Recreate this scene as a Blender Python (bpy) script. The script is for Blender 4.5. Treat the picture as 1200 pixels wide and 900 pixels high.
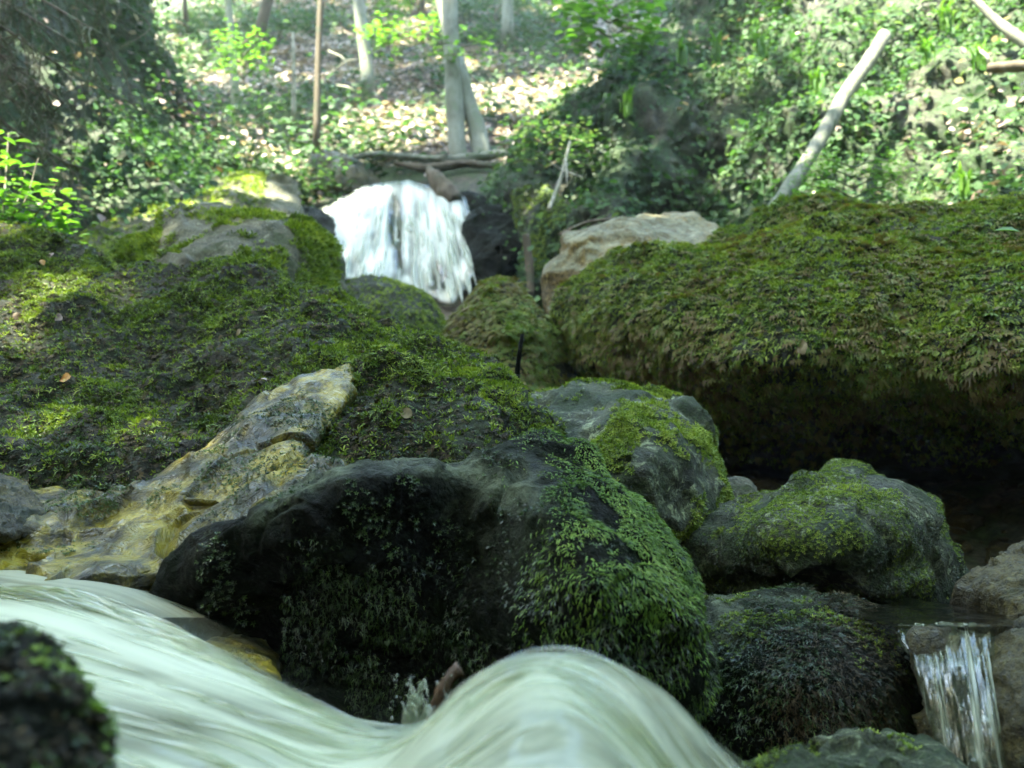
import bpy, math, random
import numpy as np

for _o in list(bpy.data.objects):
    bpy.data.objects.remove(_o)
SC = bpy.context.scene
COL = SC.collection
rng = np.random.default_rng(7)
random.seed(7)
R_ = math.radians

# ------------------------------------------------------------------ camera
CAMZ, PITCH, LENS = 0.5, R_(9.0), 31.0
FPX = 1200 * LENS / 36.0
cd = bpy.data.cameras.new('camera')
cam = bpy.data.objects.new('camera', cd)
COL.objects.link(cam)
cam.location = (0, 0, CAMZ)
cam.rotation_euler = (R_(90) + PITCH, 0, 0)
cd.lens, cd.sensor_width, cd.clip_start, cd.clip_end = LENS, 36.0, 0.02, 600
cd.dof.use_dof = True
cd.dof.focus_distance = 1.5
cd.dof.aperture_fstop = 4.6
SC.camera = cam

# ------------------------------------------------------------------ light
SUN_DIR = np.array([-0.32, -0.26, 0.9]); SUN_DIR /= np.linalg.norm(SUN_DIR)
SUN_EL = math.asin(SUN_DIR[2]); SUN_AZ = math.atan2(SUN_DIR[0], SUN_DIR[1])
w = bpy.data.worlds.new('World'); SC.world = w; w.use_nodes = True
nt = w.node_tree
sky = nt.nodes.new('ShaderNodeTexSky'); sky.sky_type = 'NISHITA'; sky.sun_disc = False
sky.sun_elevation = SUN_EL; sky.sun_rotation = SUN_AZ
bg = nt.nodes['Background']; bg.inputs['Strength'].default_value = 0.15
nt.links.new(sky.outputs[0], bg.inputs['Color'])
sl = bpy.data.lights.new('sun', 'SUN'); sl.energy = 3.2; sl.angle = R_(0.53); sl.color = (1, 0.95, 0.86)
so = bpy.data.objects.new('sun', sl); COL.objects.link(so)
from mathutils import Vector
so.rotation_euler = Vector(-SUN_DIR).to_track_quat('-Z', 'Y').to_euler()
SC.view_settings.view_transform = 'Standard'
SC.view_settings.look = 'None'
SC.view_settings.gamma = 1
SC.view_settings.exposure = 4.0
SC.view_settings.use_white_balance = True
SC.view_settings.white_balance_temperature = 7300
SC.view_settings.white_balance_tint = -8
SC.render.engine = 'CYCLES'
SC.cycles.max_bounces = 8
SC.cycles.transparent_max_bounces = 16
SC.cycles.use_denoising = True
SC.cycles.caustics_reflective = False
SC.cycles.caustics_refractive = False

# ------------------------------------------------------------------ maths helpers
cp, sp = math.cos(PITCH), math.sin(PITCH)

def P(px, py, D):
    """point of the place seen in photo direction (px,py) at horizontal distance D (metres ahead)."""
    px = np.asarray(px, float); py = np.asarray(py, float); D = np.asarray(D, float)
    u = (px - 600) / FPX; v = (450 - py) / FPX
    ry = cp - v * sp; rz = sp + v * cp
    t = D / ry
    return np.stack(np.broadcast_arrays(u * t, D, CAMZ + rz * t), -1)

def proj(p):
    x, y, z = p[..., 0], p[..., 1], p[..., 2] - CAMZ
    f = y * cp + z * sp; up = -y * sp + z * cp
    return 600 + FPX * x / f, 450 - FPX * up / f

def _hash(ix, iy, iz, s):
    h = (ix.astype(np.int64) * 374761393 + iy.astype(np.int64) * 668265263 + iz.astype(np.int64) * 2147483647 + s * 974634777) & 0xffffffff
    h = ((h ^ (h >> 13)) * 1274126177) & 0xffffffff
    h = ((h ^ (h >> 15)) * 2246822519) & 0xffffffff
    return (h ^ (h >> 16)) & 0xffffffff

def noise(p, seed=0):
    """value noise -1..1"""
    i = np.floor(p).astype(np.int64); f = p - i
    f = f * f * f * (f * (f * 6 - 15) + 10)
    r = 0
    for dx in (0, 1):
        wx = f[:, 0] if dx else 1 - f[:, 0]
        for dy in (0, 1):
            wy = f[:, 1] if dy else 1 - f[:, 1]
            for dz in (0, 1):
                wz = f[:, 2] if dz else 1 - f[:, 2]
                r = r + wx * wy * wz * _hash(i[:, 0] + dx, i[:, 1] + dy, i[:, 2] + dz, seed)
    return r / 2147483647.5 - 1

def fbm(p, freq, octs=4, seed=0, gain=0.5, ridge=False):
    a, s, tot = 1.0, 0, 0
    q = p @ np.array([[0.8, 0.36, -0.48], [-0.6, 0.48, -0.64], [0, 0.8, 0.6]])
    for k in range(octs):
        n = noise(q * freq + 17.3 * k, seed + k)
        if ridge: n = 1 - 2 * np.abs(n)
        s = s + a * n; tot += a; a *= gain; freq *= 2.03
    return s / tot

def sstep(a, b, x):
    t = np.clip((x - a) / (b - a), 0, 1)
    return t * t * (3 - 2 * t)

def facets(p, freq, seed=0):
    """chisel-like relief: every cell of broken stone tilts its own way"""
    q = p * freq + .35 * np.stack([noise(p * freq * 1.3 + 9 * k, seed + 50 + k) for k in range(3)], -1)
    i = np.floor(q).astype(np.int64); d1 = np.full(len(q), 9.); d2 = np.full(len(q), 9.); h = np.zeros(len(q))
    for dx in (-1, 0, 1):
        for dy in (-1, 0, 1):
            for dz in (-1, 0, 1):
                a, b, c = i[:, 0] + dx, i[:, 1] + dy, i[:, 2] + dz
                r = [_hash(a, b, c, seed + k) / 4294967295.0 for k in range(6)]
                o = q - np.stack([a + r[0], b + r[1], c + r[2]], -1); d = np.sqrt((o ** 2).sum(-1))
                hh = (o * (np.stack(r[3:6], -1) - .5)).sum(-1) * 2 + (r[3] - .5) * .5
                near = d < d1
                d2 = np.where(near, d1, np.minimum(d2, d)); h = np.where(near, hh, h); d1 = np.where(near, d, d1)
    return h * sstep(0, .12, d2 - d1)

class TPS:
    def __init__(s, pts, smooth=1e-4):
        a = np.asarray(pts, float); s.x = a[:, :2] / 100; n = len(a)
        K = s.k(s.x, s.x) + np.eye(n) * smooth
        Q = np.c_[np.ones(n), s.x]
        A = np.block([[K, Q], [Q.T, np.zeros((3, 3))]])
        s.c = np.linalg.lstsq(A, np.r_[a[:, 2], 0, 0, 0], rcond=None)[0]
    def k(s, a, b):
        r = np.sqrt(((a[:, None] - b[None]) ** 2).sum(-1)) + 1e-9
        return r * r * np.log(r)
    def __call__(s, x, y):
        q = np.c_[np.ravel(x), np.ravel(y)] / 100
        return s.k(q, s.x) @ s.c[:-3] + np.c_[np.ones(len(q)), q] @ s.c[-3:]

def smooth_loop(pts, n):
    p = np.asarray(pts, float); m = len(p); out = []
    for i in range(m):
        a, b, c, d = p[i - 1], p[i], p[(i + 1) % m], p[(i + 2) % m]
        t = np.linspace(0, 1, 24, endpoint=False)[:, None]
        cr = 0.5 * (2 * b + (c - a) * t + (2 * a - 5 * b + 4 * c - d) * t ** 2 + (3 * b - a - 3 * c + d) * t ** 3)
        ln = b + (c - b) * t
        out.append(0.6 * cr + 0.4 * ln)
    q = np.concatenate(out); q = np.r_[q, q[:1]]
    L = np.r_[0, np.cumsum(np.linalg.norm(np.diff(q, axis=0), axis=1))]
    s = np.linspace(0, L[-1], n, endpoint=False)
    return np.c_[np.interp(s, L, q[:, 0]), np.interp(s, L, q[:, 1])]

def smooth_line(pts, n):
    p = np.asarray(pts, float)
    p2 = np.r_[[2 * p[0] - p[1]], p, [2 * p[-1] - p[-2]]]; out = []
    for i in range(1, len(p2) - 2):
        a, b, c, d = p2[i - 1], p2[i], p2[i + 1], p2[i + 2]
        t = np.linspace(0, 1, 16, endpoint=False)[:, None]
        out.append(0.5 * (2 * b + (c - a) * t + (2 * a - 5 * b + 4 * c - d) * t ** 2 + (3 * b - a - 3 * c + d) * t ** 3))
    q = np.r_[np.concatenate(out), [p[-1]]]
    L = np.r_[0, np.cumsum(np.linalg.norm(np.diff(q, axis=0), axis=1))]
    s = np.linspace(0, L[-1], n)
    return np.stack([np.interp(s, L, q[:, k]) for k in range(q.shape[1])], -1)

def norm(v):
    return v / (np.linalg.norm(v, axis=-1, keepdims=True) + 1e-12)

# ------------------------------------------------------------------ mesh helpers
def make_mesh(name, verts, faces, mat=None, parent=None, attrs=None, smooth=True):
    """faces: (n,k) int array or list of such arrays (k may differ between arrays)"""
    if not isinstance(faces, list): faces = [faces]
    faces = [np.asarray(f, np.int32) for f in faces if len(f)]
    me = bpy.data.meshes.new(name)
    verts = np.asarray(verts, np.float32)
    me.vertices.add(len(verts)); me.vertices.foreach_set('co', verts.ravel())
    idx = np.concatenate([f.ravel() for f in faces])
    tot = np.concatenate([np.full(len(f), f.shape[1], np.int32) for f in faces])
    me.loops.add(len(idx)); me.loops.foreach_set('vertex_index', idx)
    me.polygons.add(len(tot))
    me.polygons.foreach_set('loop_start', np.r_[0, np.cumsum(tot)[:-1]].astype(np.int32))
    me.polygons.foreach_set('loop_total', tot)
    me.polygons.foreach_set('use_smooth', np.full(len(tot), smooth))
    for k, a in (attrs or {}).items():
        at = me.attributes.new(k, 'FLOAT', 'POINT'); at.data.foreach_set('value', np.asarray(a, np.float32))
    me.update(); me.validate()
    if mat: me.materials.append(mat)
    o = bpy.data.objects.new(name, me); COL.objects.link(o)
    if parent:
        o.parent = parent
        o.matrix_parent_inverse = parent.matrix_basis.inverted()
    return o

def tag(o, label=None, cat=None, group=None, kind=None):
    if label: o['label'] = label
    if cat: o['category'] = cat
    if group: o['group'] = group
    if kind: o['kind'] = kind
    return o

def empty(name, loc, label, cat, group=None):
    o = bpy.data.objects.new(name, None); COL.objects.link(o); o.location = [float(c) for c in loc]
    o.empty_display_size = 0.05
    return tag(o, label, cat, group)

class MB:
    """collects pieces into one mesh"""
    def __init__(s): s.v, s.f, s.n, s.a = [], {}, 0, []
    def add(s, verts, faces, val=0.5):
        verts = np.asarray(verts, float).reshape(-1, 3)
        for f in (faces if isinstance(faces, list) else [faces]):
            f = np.asarray(f); s.f.setdefault(f.shape[1], []).append(f + s.n)
        s.v.append(verts); s.n += len(verts)
        s.a.append(np.broadcast_to(np.asarray(val, float), (len(verts),)))
        return s
    def build(s, name, mat, parent=None, smooth=True):
        return make_mesh(name, np.concatenate(s.v), [np.concatenate(f) for f in s.f.values()], mat, parent,
                         {'v': np.concatenate(s.a)}, smooth)

def grid_faces(nr, nc, wrap=True):
    i = np.arange(nr - 1)[:, None]; j = np.arange(nc if wrap else nc - 1)[None]
    a = i * nc + j; b = i * nc + (j + 1) % nc
    return np.stack([a, b, b + nc, a + nc], -1).reshape(-1, 4)

def tube(pts, rad, seg=10, rough=0.0, seed=0, caps=True):
    pts = np.asarray(pts, float); n = len(pts); rad = np.broadcast_to(np.asarray(rad, float), (n,))
    tg = norm(np.gradient(pts, axis=0))
    ref = np.array([0.31, 0.9, 0.17]) if abs(tg[0] @ norm(np.array([0.31, 0.9, 0.17]))) < 0.9 else np.array([1., 0, 0])
    a = norm(np.cross(tg, ref)); b = np.cross(tg, a)
    th = np.linspace(0, 2 * np.pi, seg, endpoint=False)
    ring = a[:, None] * np.cos(th)[None, :, None] + b[:, None] * np.sin(th)[None, :, None]
    v = (pts[:, None] + ring * rad[:, None, None]).reshape(-1, 3)
    if rough:
        k = fbm(v, 1.2 / max(rad.max(), 1e-4), 3, seed)
        v = v + ring.reshape(-1, 3) * (k * rough * np.repeat(rad, seg))[:, None]
    f = [grid_faces(n, seg)]
    if caps:
        m = n * seg
        v = np.r_[v, pts[:1], pts[-1:]]
        j = np.arange(seg); j2 = (j + 1) % seg
        f.append(np.stack([np.full(seg, m), j2, j], -1)); f.append(np.stack([np.full(seg, m + 1), (n - 1) * seg + j, (n - 1) * seg + j2], -1))
        f = [f[0], np.concatenate(f[1:])]
    return v, f

def vnormals(v, faces):
    n = np.zeros_like(v)
    for f in faces:
        fn = np.cross(v[f[:, 1]] - v[f[:, 0]], v[f[:, 2]] - v[f[:, 0]])
        for k in range(f.shape[1]): np.add.at(n, f[:, k], fn)
    return norm(n)

class Body:
    pass

def body(outline, ctrl, R=0.1, T=0.4, c=None, p=4.0, step=4.0, amps=(), sheet=False, hold=0.0):
    """a solid boulder form: silhouette seen from the path, near side shaped by depth soundings ctrl (px,py,D),
    rounded rim R, far side T deep.  amps: list of (amplitude, frequency, octaves, ridge, seed) surface relief."""
    o = np.asarray(outline, float)
    per = np.linalg.norm(np.diff(np.r_[o, o[:1]], axis=0), axis=1).sum()
    n = int(max(36, per / step)); lp = smooth_loop(o, n)
    c = np.asarray(c if c is not None else o.mean(0), float)
    rmax = np.linalg.norm(lp - c, axis=1).max()
    m = int(max(8, rmax / step * 1.1))
    t = np.linspace(0, 1, m + 1)[1:]; s = 1 - (1 - t) ** 1.35
    pp = c + s[:, None, None] * (lp - c)[None]
    S = np.repeat(s, n)
    px, py = np.r_[c[0], pp[..., 0].ravel()], np.r_[c[1], pp[..., 1].ravel()]
    S = np.r_[0, S]
    tps = TPS(ctrl)
    D = np.concatenate([tps(px[i:i + 20000], py[i:i + 20000]) for i in range(0, len(px), 20000)])
    lo, hi = min(q[2] for q in ctrl), max(q[2] for q in ctrl)
    D = np.clip(D, lo - 0.25 * (hi - lo) - 0.05, hi + 0.35 * (hi - lo) + 0.1)
    D = D + R * (1 - np.sqrt(np.clip(1 - S ** p, 0, 1)))
    V = P(px, py, D)
    faces4 = grid_faces(m, n) + 1
    j = np.arange(n); faces3 = np.stack([np.zeros(n, int), 1 + j, 1 + (j + 1) % n], -1)
    # front orientation: normals should face the camera
    B = Body(); B.nfront = len(V)
    f4, f3 = [faces4], [faces3]
    if not sheet:
        edge = V[-n:]
        sb = np.array([0.985, 0.94, 0.85, 0.7, 0.5, 0.25])
        ctr = edge.mean(0)
        bk = []; away = norm(ctr - [0, 0, CAMZ])
        for q in sb:
            e = ctr + (edge - ctr) * q + away * (T * math.sqrt(1 - q ** 2.5))
            bk.append(e)
        last = ctr + away * T
        base = len(V)
        V = np.r_[V, np.concatenate(bk), [last]]
        g = grid_faces(len(sb) + 1, n) + (base - n)
        f4.append(g)
        l0 = base + (len(sb) - 1) * n
        f3.append(np.stack([np.full(n, base + len(sb) * n), l0 + (j + 1) % n, l0 + j], -1))
    F4, F3 = np.concatenate(f4), np.concatenate(f3)
    nr = vnormals(V, [F4, F3])
    k = B.nfront // 2
    if (nr[:B.nfront] * (V[:B.nfront] - [0, 0, CAMZ])).sum(-1).mean() > 0:
        F4, F3 = F4[:, ::-1], F3[:, ::-1]; nr = -nr
    for (A, fr, oc, rd, sd) in amps:
        h = facets(V, fr, sd) if rd == 'facet' else fbm(V, fr, oc, sd, 0.5, rd)
        V = V + nr * (A * h)[:, None]
        if A > 0.3 / fr or True: pass
    nr = vnormals(V, [F4, F3])
    B.V, B.F4, B.F3, B.N, B.px, B.py, B.S, B.n, B.m = V, F4, F3, nr, px, py, S, n, m
    ff = F4[(F4.max(1) < B.nfront)]
    B.tri = np.concatenate([ff[:, [0, 1, 2]], ff[:, [0, 2, 3]]])
    a = np.linalg.norm(np.cross(V[B.tri[:, 1]] - V[B.tri[:, 0]], V[B.tri[:, 2]] - V[B.tri[:, 0]]), axis=1)
    B.cum = np.cumsum(a); B.area = a.sum() / 2
    return B

def sample(B, n):
    t = B.tri[np.searchsorted(B.cum, rng.random(n) * B.cum[-1])]
    u, v = rng.random(n), rng.random(n); fl = u + v > 1; u[fl], v[fl] = 1 - u[fl], 1 - v[fl]
    w0 = 1 - u - v
    pos = B.V[t[:, 0]] * w0[:, None] + B.V[t[:, 1]] * u[:, None] + B.V[t[:, 2]] * v[:, None]
    nr = norm(B.N[t[:, 0]] * w0[:, None] + B.N[t[:, 1]] * u[:, None] + B.N[t[:, 2]] * v[:, None])
    return pos, nr

# --- little plant templates: (verts k x3: x across, y along, z out; quads)
def T_frond(bend=0.35, wid=0.11):
    v = [(-wid * .5, 0, 0), (wid * .5, 0, 0), (wid, .45, bend * .7), (-wid, .45, bend * .7), (wid * .7, .8, bend * .8), (-wid * .7, .8, bend * .8), (wid * .1, 1.05, bend * .55), (-wid * .1, 1.05, bend * .55)]
    return np.array(v, float), np.array([(0, 1, 2, 3), (3, 2, 4, 5), (5, 4, 6, 7)])

def T_multi(blades, wid=0.1):
    """blades: list of (angle in tangent plane, lift, length)"""
    V, F = [], []
    for (a, lift, L) in blades:
        d = np.array([math.sin(a) * math.cos(lift), math.cos(a) * math.cos(lift), math.sin(lift)])
        s = np.array([math.cos(a), -math.sin(a), 0]) * wid
        e = d * L; mid = e * .55 + np.array([0, 0, .12 * L])
        k = len(V)
        V += [-s * .4, s * .4, mid + s, mid - s, e + s * .12 - [0, 0, .08 * L], e - s * .12 - [0, 0, .08 * L]]
        F += [(k, k + 1, k + 2, k + 3), (k + 3, k + 2, k + 4, k + 5)]
    return np.array(V), np.array(F)

TUFT = T_multi([(0, .9, 1), (1.3, .7, .9), (2.5, .8, .8), (3.8, .7, .95), (5.0, .8, .85)], .12)
FAN = T_multi([(-.75, .25, .75), (-.4, .3, .95), (0, .35, 1.1), (.4, .3, 1.0), (.8, .22, .7)], .085)
FEATHER = T_multi([(0, .42, 1.1), (.8, .42, .5), (-.8, .42, .5)], .062)
LEAF = (np.array([(0, 0, 0), (.36, .32, .1), (.34, .62, .09), (0, 1, -.05), (-.34, .62, .09), (-.36, .32, .1), (0, .5, .0)], float),
        np.array([(0, 1, 6, 5), (1, 2, 3, 6), (6, 3, 4, 5)]))
NEEDLE = (np.array([(-.06, 0, 0), (.06, 0, 0), (.03, 1, 0), (-.03, 1, 0)], float), np.array([(0, 1, 2, 3)]))
BLADE = T_frond(.3, .12)
THIN = T_frond(.32, .085)

def stamp(tmpl, pos, Y, Z, size, val):
    """place template copies: Y along, Z out; returns verts, faces, value"""
    tv, tf = tmpl
    Y = norm(Y); X = norm(np.cross(Y, Z)); Z = np.cross(X, Y)
    s = np.broadcast_to(size, (len(pos),))[:, None, None]
    v = pos[:, None] + s * (tv[None, :, 0:1] * X[:, None] + tv[None, :, 1:2] * Y[:, None] + tv[None, :, 2:3] * Z[:, None])
    f = tf[None] + (np.arange(len(pos)) * len(tv))[:, None, None]
    return v.reshape(-1, 3), f.reshape(-1, tf.shape[1]), np.repeat(val, len(tv))

def scatter(B, n, mask, tmpl, size, jitter=0.6, lift=0.25, seed=0, patch=6.0, grow='down', mb=None, sink=0.15, vbias=0.0):
    pos, nr = sample(B, n)
    px, py = proj(pos)
    keep = rng.random(n) < mask(pos, nr, px, py)
    pos, nr, px, py = pos[keep], nr[keep], px[keep], py[keep]; k = len(pos)
    if k == 0: return mb or MB()
    down = np.array([0, 0, -1.0]) - nr * (-nr[:, 2:3]); down = norm(down + 1e-3 * rng.normal(size=(k, 3)))
    if grow == 'down': d = down
    else: d = norm(rng.normal(size=(k, 3)))
    d = d + rng.normal(size=(k, 3)) * jitter
    d = d - nr * (d * nr).sum(-1, keepdims=True); d = norm(d)
    Z = nr + rng.normal(size=(k, 3)) * .25
    Y = d * math.cos(lift) + nr * math.sin(lift)
    sz = size[0] + (size[1] - size[0]) * rng.random(k) ** 1.5
    val = np.clip(.5 + .28 * fbm(pos, patch, 3, seed + 40) * 1.8 + .2 * rng.normal(size=k) + vbias, 0, 1)
    mb = mb or MB()
    v, f, a = stamp(tmpl, pos - nr * sz[:, None] * sink, Y, Z, sz, val)
    return mb.add(v, f, a)

def blob(px, py, cx, cy, rx, ry):
    return np.exp(-(((px - cx) / rx) ** 2 + ((py - cy) / ry) ** 2))

# ------------------------------------------------------------------ materials
def mat_new(name):
    m = bpy.data.materials.new(name); m.use_nodes = True
    return m, m.node_tree, m.node_tree.nodes, m.node_tree.links

def ramp_node(N, stops, interp='LINEAR'):
    r = N.new('ShaderNodeValToRGB'); e = r.color_ramp.elements
    r.color_ramp.interpolation = interp
    while len(e) < len(stops): e.new(0.5)
    for q, (pos, c) in zip(e, stops): q.position = pos; q.color = (*c, 1)
    return r

def noise_node(N, L, scale, detail=6, rough=.6, vec=None, dist=0.0):
    n = N.new('ShaderNodeTexNoise'); n.inputs['Scale'].default_value = scale
    n.inputs['Detail'].default_value = detail; n.inputs['Roughness'].default_value = rough
    n.inputs['Distortion'].default_value = dist
    if vec is not None: L.new(vec, n.inputs['Vector'])
    return n

def mat_leaf(name, stops, trans=0.3, rough=0.5, spec=0.35, tcol=1.5):
    m, t, N, L = mat_new(name)
    b = N['Principled BSDF']; out = N['Material Output']
    a = N.new('ShaderNodeAttribute'); a.attribute_name = 'v'
    r = ramp_node(N, stops); L.new(a.outputs['Fac'], r.inputs[0])
    L.new(r.outputs[0], b.inputs['Base Color'])
    b.inputs['Roughness'].default_value = rough; b.inputs['Specular IOR Level'].default_value = spec
    tr = N.new('ShaderNodeBsdfTranslucent')
    mx = N.new('ShaderNodeMixRGB'); mx.blend_type = 'MULTIPLY'; mx.inputs[0].default_value = 1
    mx.inputs[2].default_value = (tcol * 1.0, tcol * 1.05, tcol * .55, 1)
    L.new(r.outputs[0], mx.inputs[1]); L.new(mx.outputs[0], tr.inputs['Color'])
    s = N.new('ShaderNodeMixShader'); s.inputs[0].default_value = trans
    L.new(b.outputs[0], s.inputs[1]); L.new(tr.outputs[0], s.inputs[2]); L.new(s.outputs[0], out.inputs[0])
    return m

def mat_rock(name, dark, mid, light, moss=(.035, .05, .012), moss_amt=.5, rough=(.55, .85), bump=1.0, scale=9., wet=0.0, light_amt=.5, bscale=1.0, spec=None, pale_and_glint=None):
    m, t, N, L = mat_new(name); b = N['Principled BSDF']
    tc = N.new('ShaderNodeTexCoord'); v = tc.outputs['Object']
    n1 = noise_node(N, L, scale * .6, 8, .65, v); n2 = noise_node(N, L, scale * 3.1, 6, .7, v, .6); n3 = noise_node(N, L, scale * .9, 6, .62, v, .3)
    n4 = noise_node(N, L, scale * 14, 4, .7, v)
    r1 = ramp_node(N, [(.40, dark), (.52, mid), (.66, tuple(1.4 * q for q in mid))]); L.new(n1.outputs[0], r1.inputs[0])
    fl = ramp_node(N, [(.64 - .25 * light_amt, (0, 0, 0)), (.70 - .22 * light_amt, (1, 1, 1))]); L.new(n2.outputs[0], fl.inputs[0])
    mx = N.new('ShaderNodeMixRGB'); L.new(fl.outputs[0], mx.inputs[0]); L.new(r1.outputs[0], mx.inputs[1]); mx.inputs[2].default_value = (*light, 1)
    fm = ramp_node(N, [(.68 - .36 * moss_amt, (0, 0, 0)), (.76 - .3 * moss_amt, (1, 1, 1))]); L.new(n3.outputs[0], fm.inputs[0])
    mm = N.new('ShaderNodeMixRGB'); L.new(fm.outputs[0], mm.inputs[0]); L.new(mx.outputs[0], mm.inputs[1]); mm.inputs[2].default_value = (*moss, 1)
    sp_ = N.new('ShaderNodeMixRGB'); sp_.blend_type = 'MULTIPLY'; sp_.inputs[0].default_value = .75
    r4 = ramp_node(N, [(.36, (.12, .12, .12)), (.64, (1.6, 1.6, 1.6))]); L.new(n4.outputs[0], r4.inputs[0])
    L.new(mm.outputs[0], sp_.inputs[1]); L.new(r4.outputs[0], sp_.inputs[2]); L.new(sp_.outputs[0], b.inputs['Base Color'])
    mr = N.new('ShaderNodeMapRange'); mr.inputs[3].default_value = rough[0]; mr.inputs[4].default_value = rough[1]
    mr.inputs[1].default_value = .35; mr.inputs[2].default_value = .65
    L.new(n3.outputs[0], mr.inputs[0]); L.new(mr.outputs[0], b.inputs['Roughness'])
    b.inputs['Specular IOR Level'].default_value = spec if spec is not None else .4 + wet * .4
    if pale_and_glint:  # pale stone and painted wet-rim highlight, mixed into the base colour
        wa = N.new('ShaderNodeAttribute'); wa.attribute_name = 'pale_and_glint'
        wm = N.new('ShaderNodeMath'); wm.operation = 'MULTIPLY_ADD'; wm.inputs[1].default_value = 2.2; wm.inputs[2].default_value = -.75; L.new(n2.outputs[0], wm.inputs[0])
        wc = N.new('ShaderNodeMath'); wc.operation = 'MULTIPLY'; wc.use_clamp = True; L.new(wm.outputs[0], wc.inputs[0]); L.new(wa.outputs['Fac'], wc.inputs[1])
        wx = N.new('ShaderNodeMixRGB'); L.new(wc.outputs[0], wx.inputs[0]); L.new(sp_.outputs[0], wx.inputs[1]); wx.inputs[2].default_value = (*pale_and_glint, 1)
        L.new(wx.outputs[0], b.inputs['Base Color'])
    if wet:
        b.inputs['Coat Weight'].default_value = wet; b.inputs['Coat Roughness'].default_value = .12
    ad = N.new('ShaderNodeMath'); ad.operation = 'ADD'; L.new(n2.outputs[0], ad.inputs[0])
    ml = N.new('ShaderNodeMath'); ml.operation = 'MULTIPLY'; ml.inputs[1].default_value = .45; L.new(n4.outputs[0], ml.inputs[0]); L.new(ml.outputs[0], ad.inputs[1])
    bp = N.new('ShaderNodeBump'); bp.inputs['Strength'].default_value = bump; bp.inputs['Distance'].default_value = .02 * bscale
    L.new(ad.outputs[0], bp.inputs['Height']); L.new(bp.outputs[0], b.inputs['Normal'])
    if wet: L.new(bp.outputs[0], b.inputs['Coat Normal'])
    return m

def mat_bark(name, c1, c2, c3, scale=6, stretch=.25, rough=.8, lichen=(.2, .23, .16)):
    m, t, N, L = mat_new(name); b = N['Principled BSDF']
    tc = N.new('ShaderNodeTexCoord'); mp = N.new('ShaderNodeMapping'); mp.inputs['Scale'].default_value = (1, 1, stretch)
    L.new(tc.outputs['Object'], mp.inputs[0])
    n1 = noise_node(N, L, scale, 8, .7, mp.outputs[0], .5); n2 = noise_node(N, L, scale * .45, 5, .6, tc.outputs['Object'])
    r = ramp_node(N, [(.32, c1), (.5, c2), (.68, c3)]); L.new(n1.outputs[0], r.inputs[0])
    f = ramp_node(N, [(.52, (0, 0, 0)), (.6, (1, 1, 1))]); L.new(n2.outputs[0], f.inputs[0])
    mx = N.new('ShaderNodeMixRGB'); L.new(f.outputs[0], mx.inputs[0]); L.new(r.outputs[0], mx.inputs[1]); mx.inputs[2].default_value = (*lichen, 1)
    L.new(mx.outputs[0], b.inputs['Base Color']); b.inputs['Roughness'].default_value = rough
    bp = N.new('ShaderNodeBump'); bp.inputs['Strength'].default_value = .5; bp.inputs['Distance'].default_value = .03
    L.new(n1.outputs[0], bp.inputs['Height']); L.new(bp.outputs[0], b.inputs['Normal'])
    return m

def mat_plain(name, c, rough=.7):
    m, t, N, L = mat_new(name); b = N['Principled BSDF']
    tc = N.new('ShaderNodeTexCoord'); n = noise_node(N, L, 60, 5, .6, tc.outputs['Object'])
    r = ramp_node(N, [(.3, tuple(q * .6 for q in c)), (.7, tuple(min(1, q * 1.3) for q in c))]); L.new(n.outputs[0], r.inputs[0])
    L.new(r.outputs[0], b.inputs['Base Color']); b.inputs['Roughness'].default_value = rough
    return m

M = {}
M['moss_bright'] = mat_leaf('bright_feather_moss', [(0, (.025, .055, .008)), (.35, (.075, .15, .018)), (.65, (.15, .26, .035)), (1, (.27, .37, .07))], .22, .5)
M['moss_olive'] = mat_leaf('olive_moss', [(0, (.035, .038, .01)), (.3, (.085, .13, .02)), (.62, (.19, .27, .034)), (1, (.35, .41, .065))], .22, .55)
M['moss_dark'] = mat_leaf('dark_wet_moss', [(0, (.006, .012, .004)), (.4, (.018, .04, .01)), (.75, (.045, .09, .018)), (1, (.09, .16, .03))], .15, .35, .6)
M['moss_brown'] = mat_leaf('brown_hanging_moss', [(0, (.07, .048, .018)), (.35, (.17, .12, .04)), (.6, (.19, .17, .04)), (1, (.14, .22, .04))], .25, .6)
M['peat'] = mat_leaf('dead_moss_and_peat', [(0, (.008, .006, .003)), (.5, (.04, .028, .012)), (1, (.12, .09, .038))], .1, .7)
M['leaf_mid'] = mat_leaf('woodland_leaves', [(0, (.014, .032, .013)), (.4, (.038, .09, .032)), (.75, (.065, .135, .047)), (1, (.12, .175, .075))], .35, .55, .25)
M['leaf_fresh'] = mat_leaf('fresh_spring_leaves', [(0, (.045, .125, .018)), (.5, (.09, .2, .03)), (1, (.16, .29, .055))], .45, .45, .4)
M['leaf_canopy'] = mat_leaf('canopy_leaves', [(0, (.03, .07, .015)), (.5, (.05, .1, .02)), (1, (.08, .14, .03))], .4, .5, .4)
M['needle'] = mat_leaf('spruce_needles', [(0, (.05, .05, .03)), (.5, (.08, .1, .05)), (1, (.12, .16, .08))], .2, .5)
M['litter'] = mat_leaf('dead_beech_leaves', [(0, (.14, .09, .075)), (.5, (.4, .3, .28)), (1, (.65, .55, .53))], .2, .5)
M['rock_grey'] = mat_rock('grey_limestone', (.016, .019, .006), (.062, .072, .026), (.33, .37, .2), moss=(.022, .04, .007), moss_amt=.65, wet=.15, light_amt=.45, scale=11)
M['rock_face'] = mat_rock('bare_grey_stone', (.06, .055, .03), (.16, .15, .09), (.26, .25, .17), moss=(.05, .06, .015), moss_amt=.5, light_amt=.3)
M['rock_pale'] = mat_rock('pale_tan_stone', (.09, .06, .016), (.2, .135, .04), (.3, .23, .09), moss=(.12, .09, .025), moss_amt=.25, light_amt=.3, scale=5, pale_and_glint=(.34, .36, .26))
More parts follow.
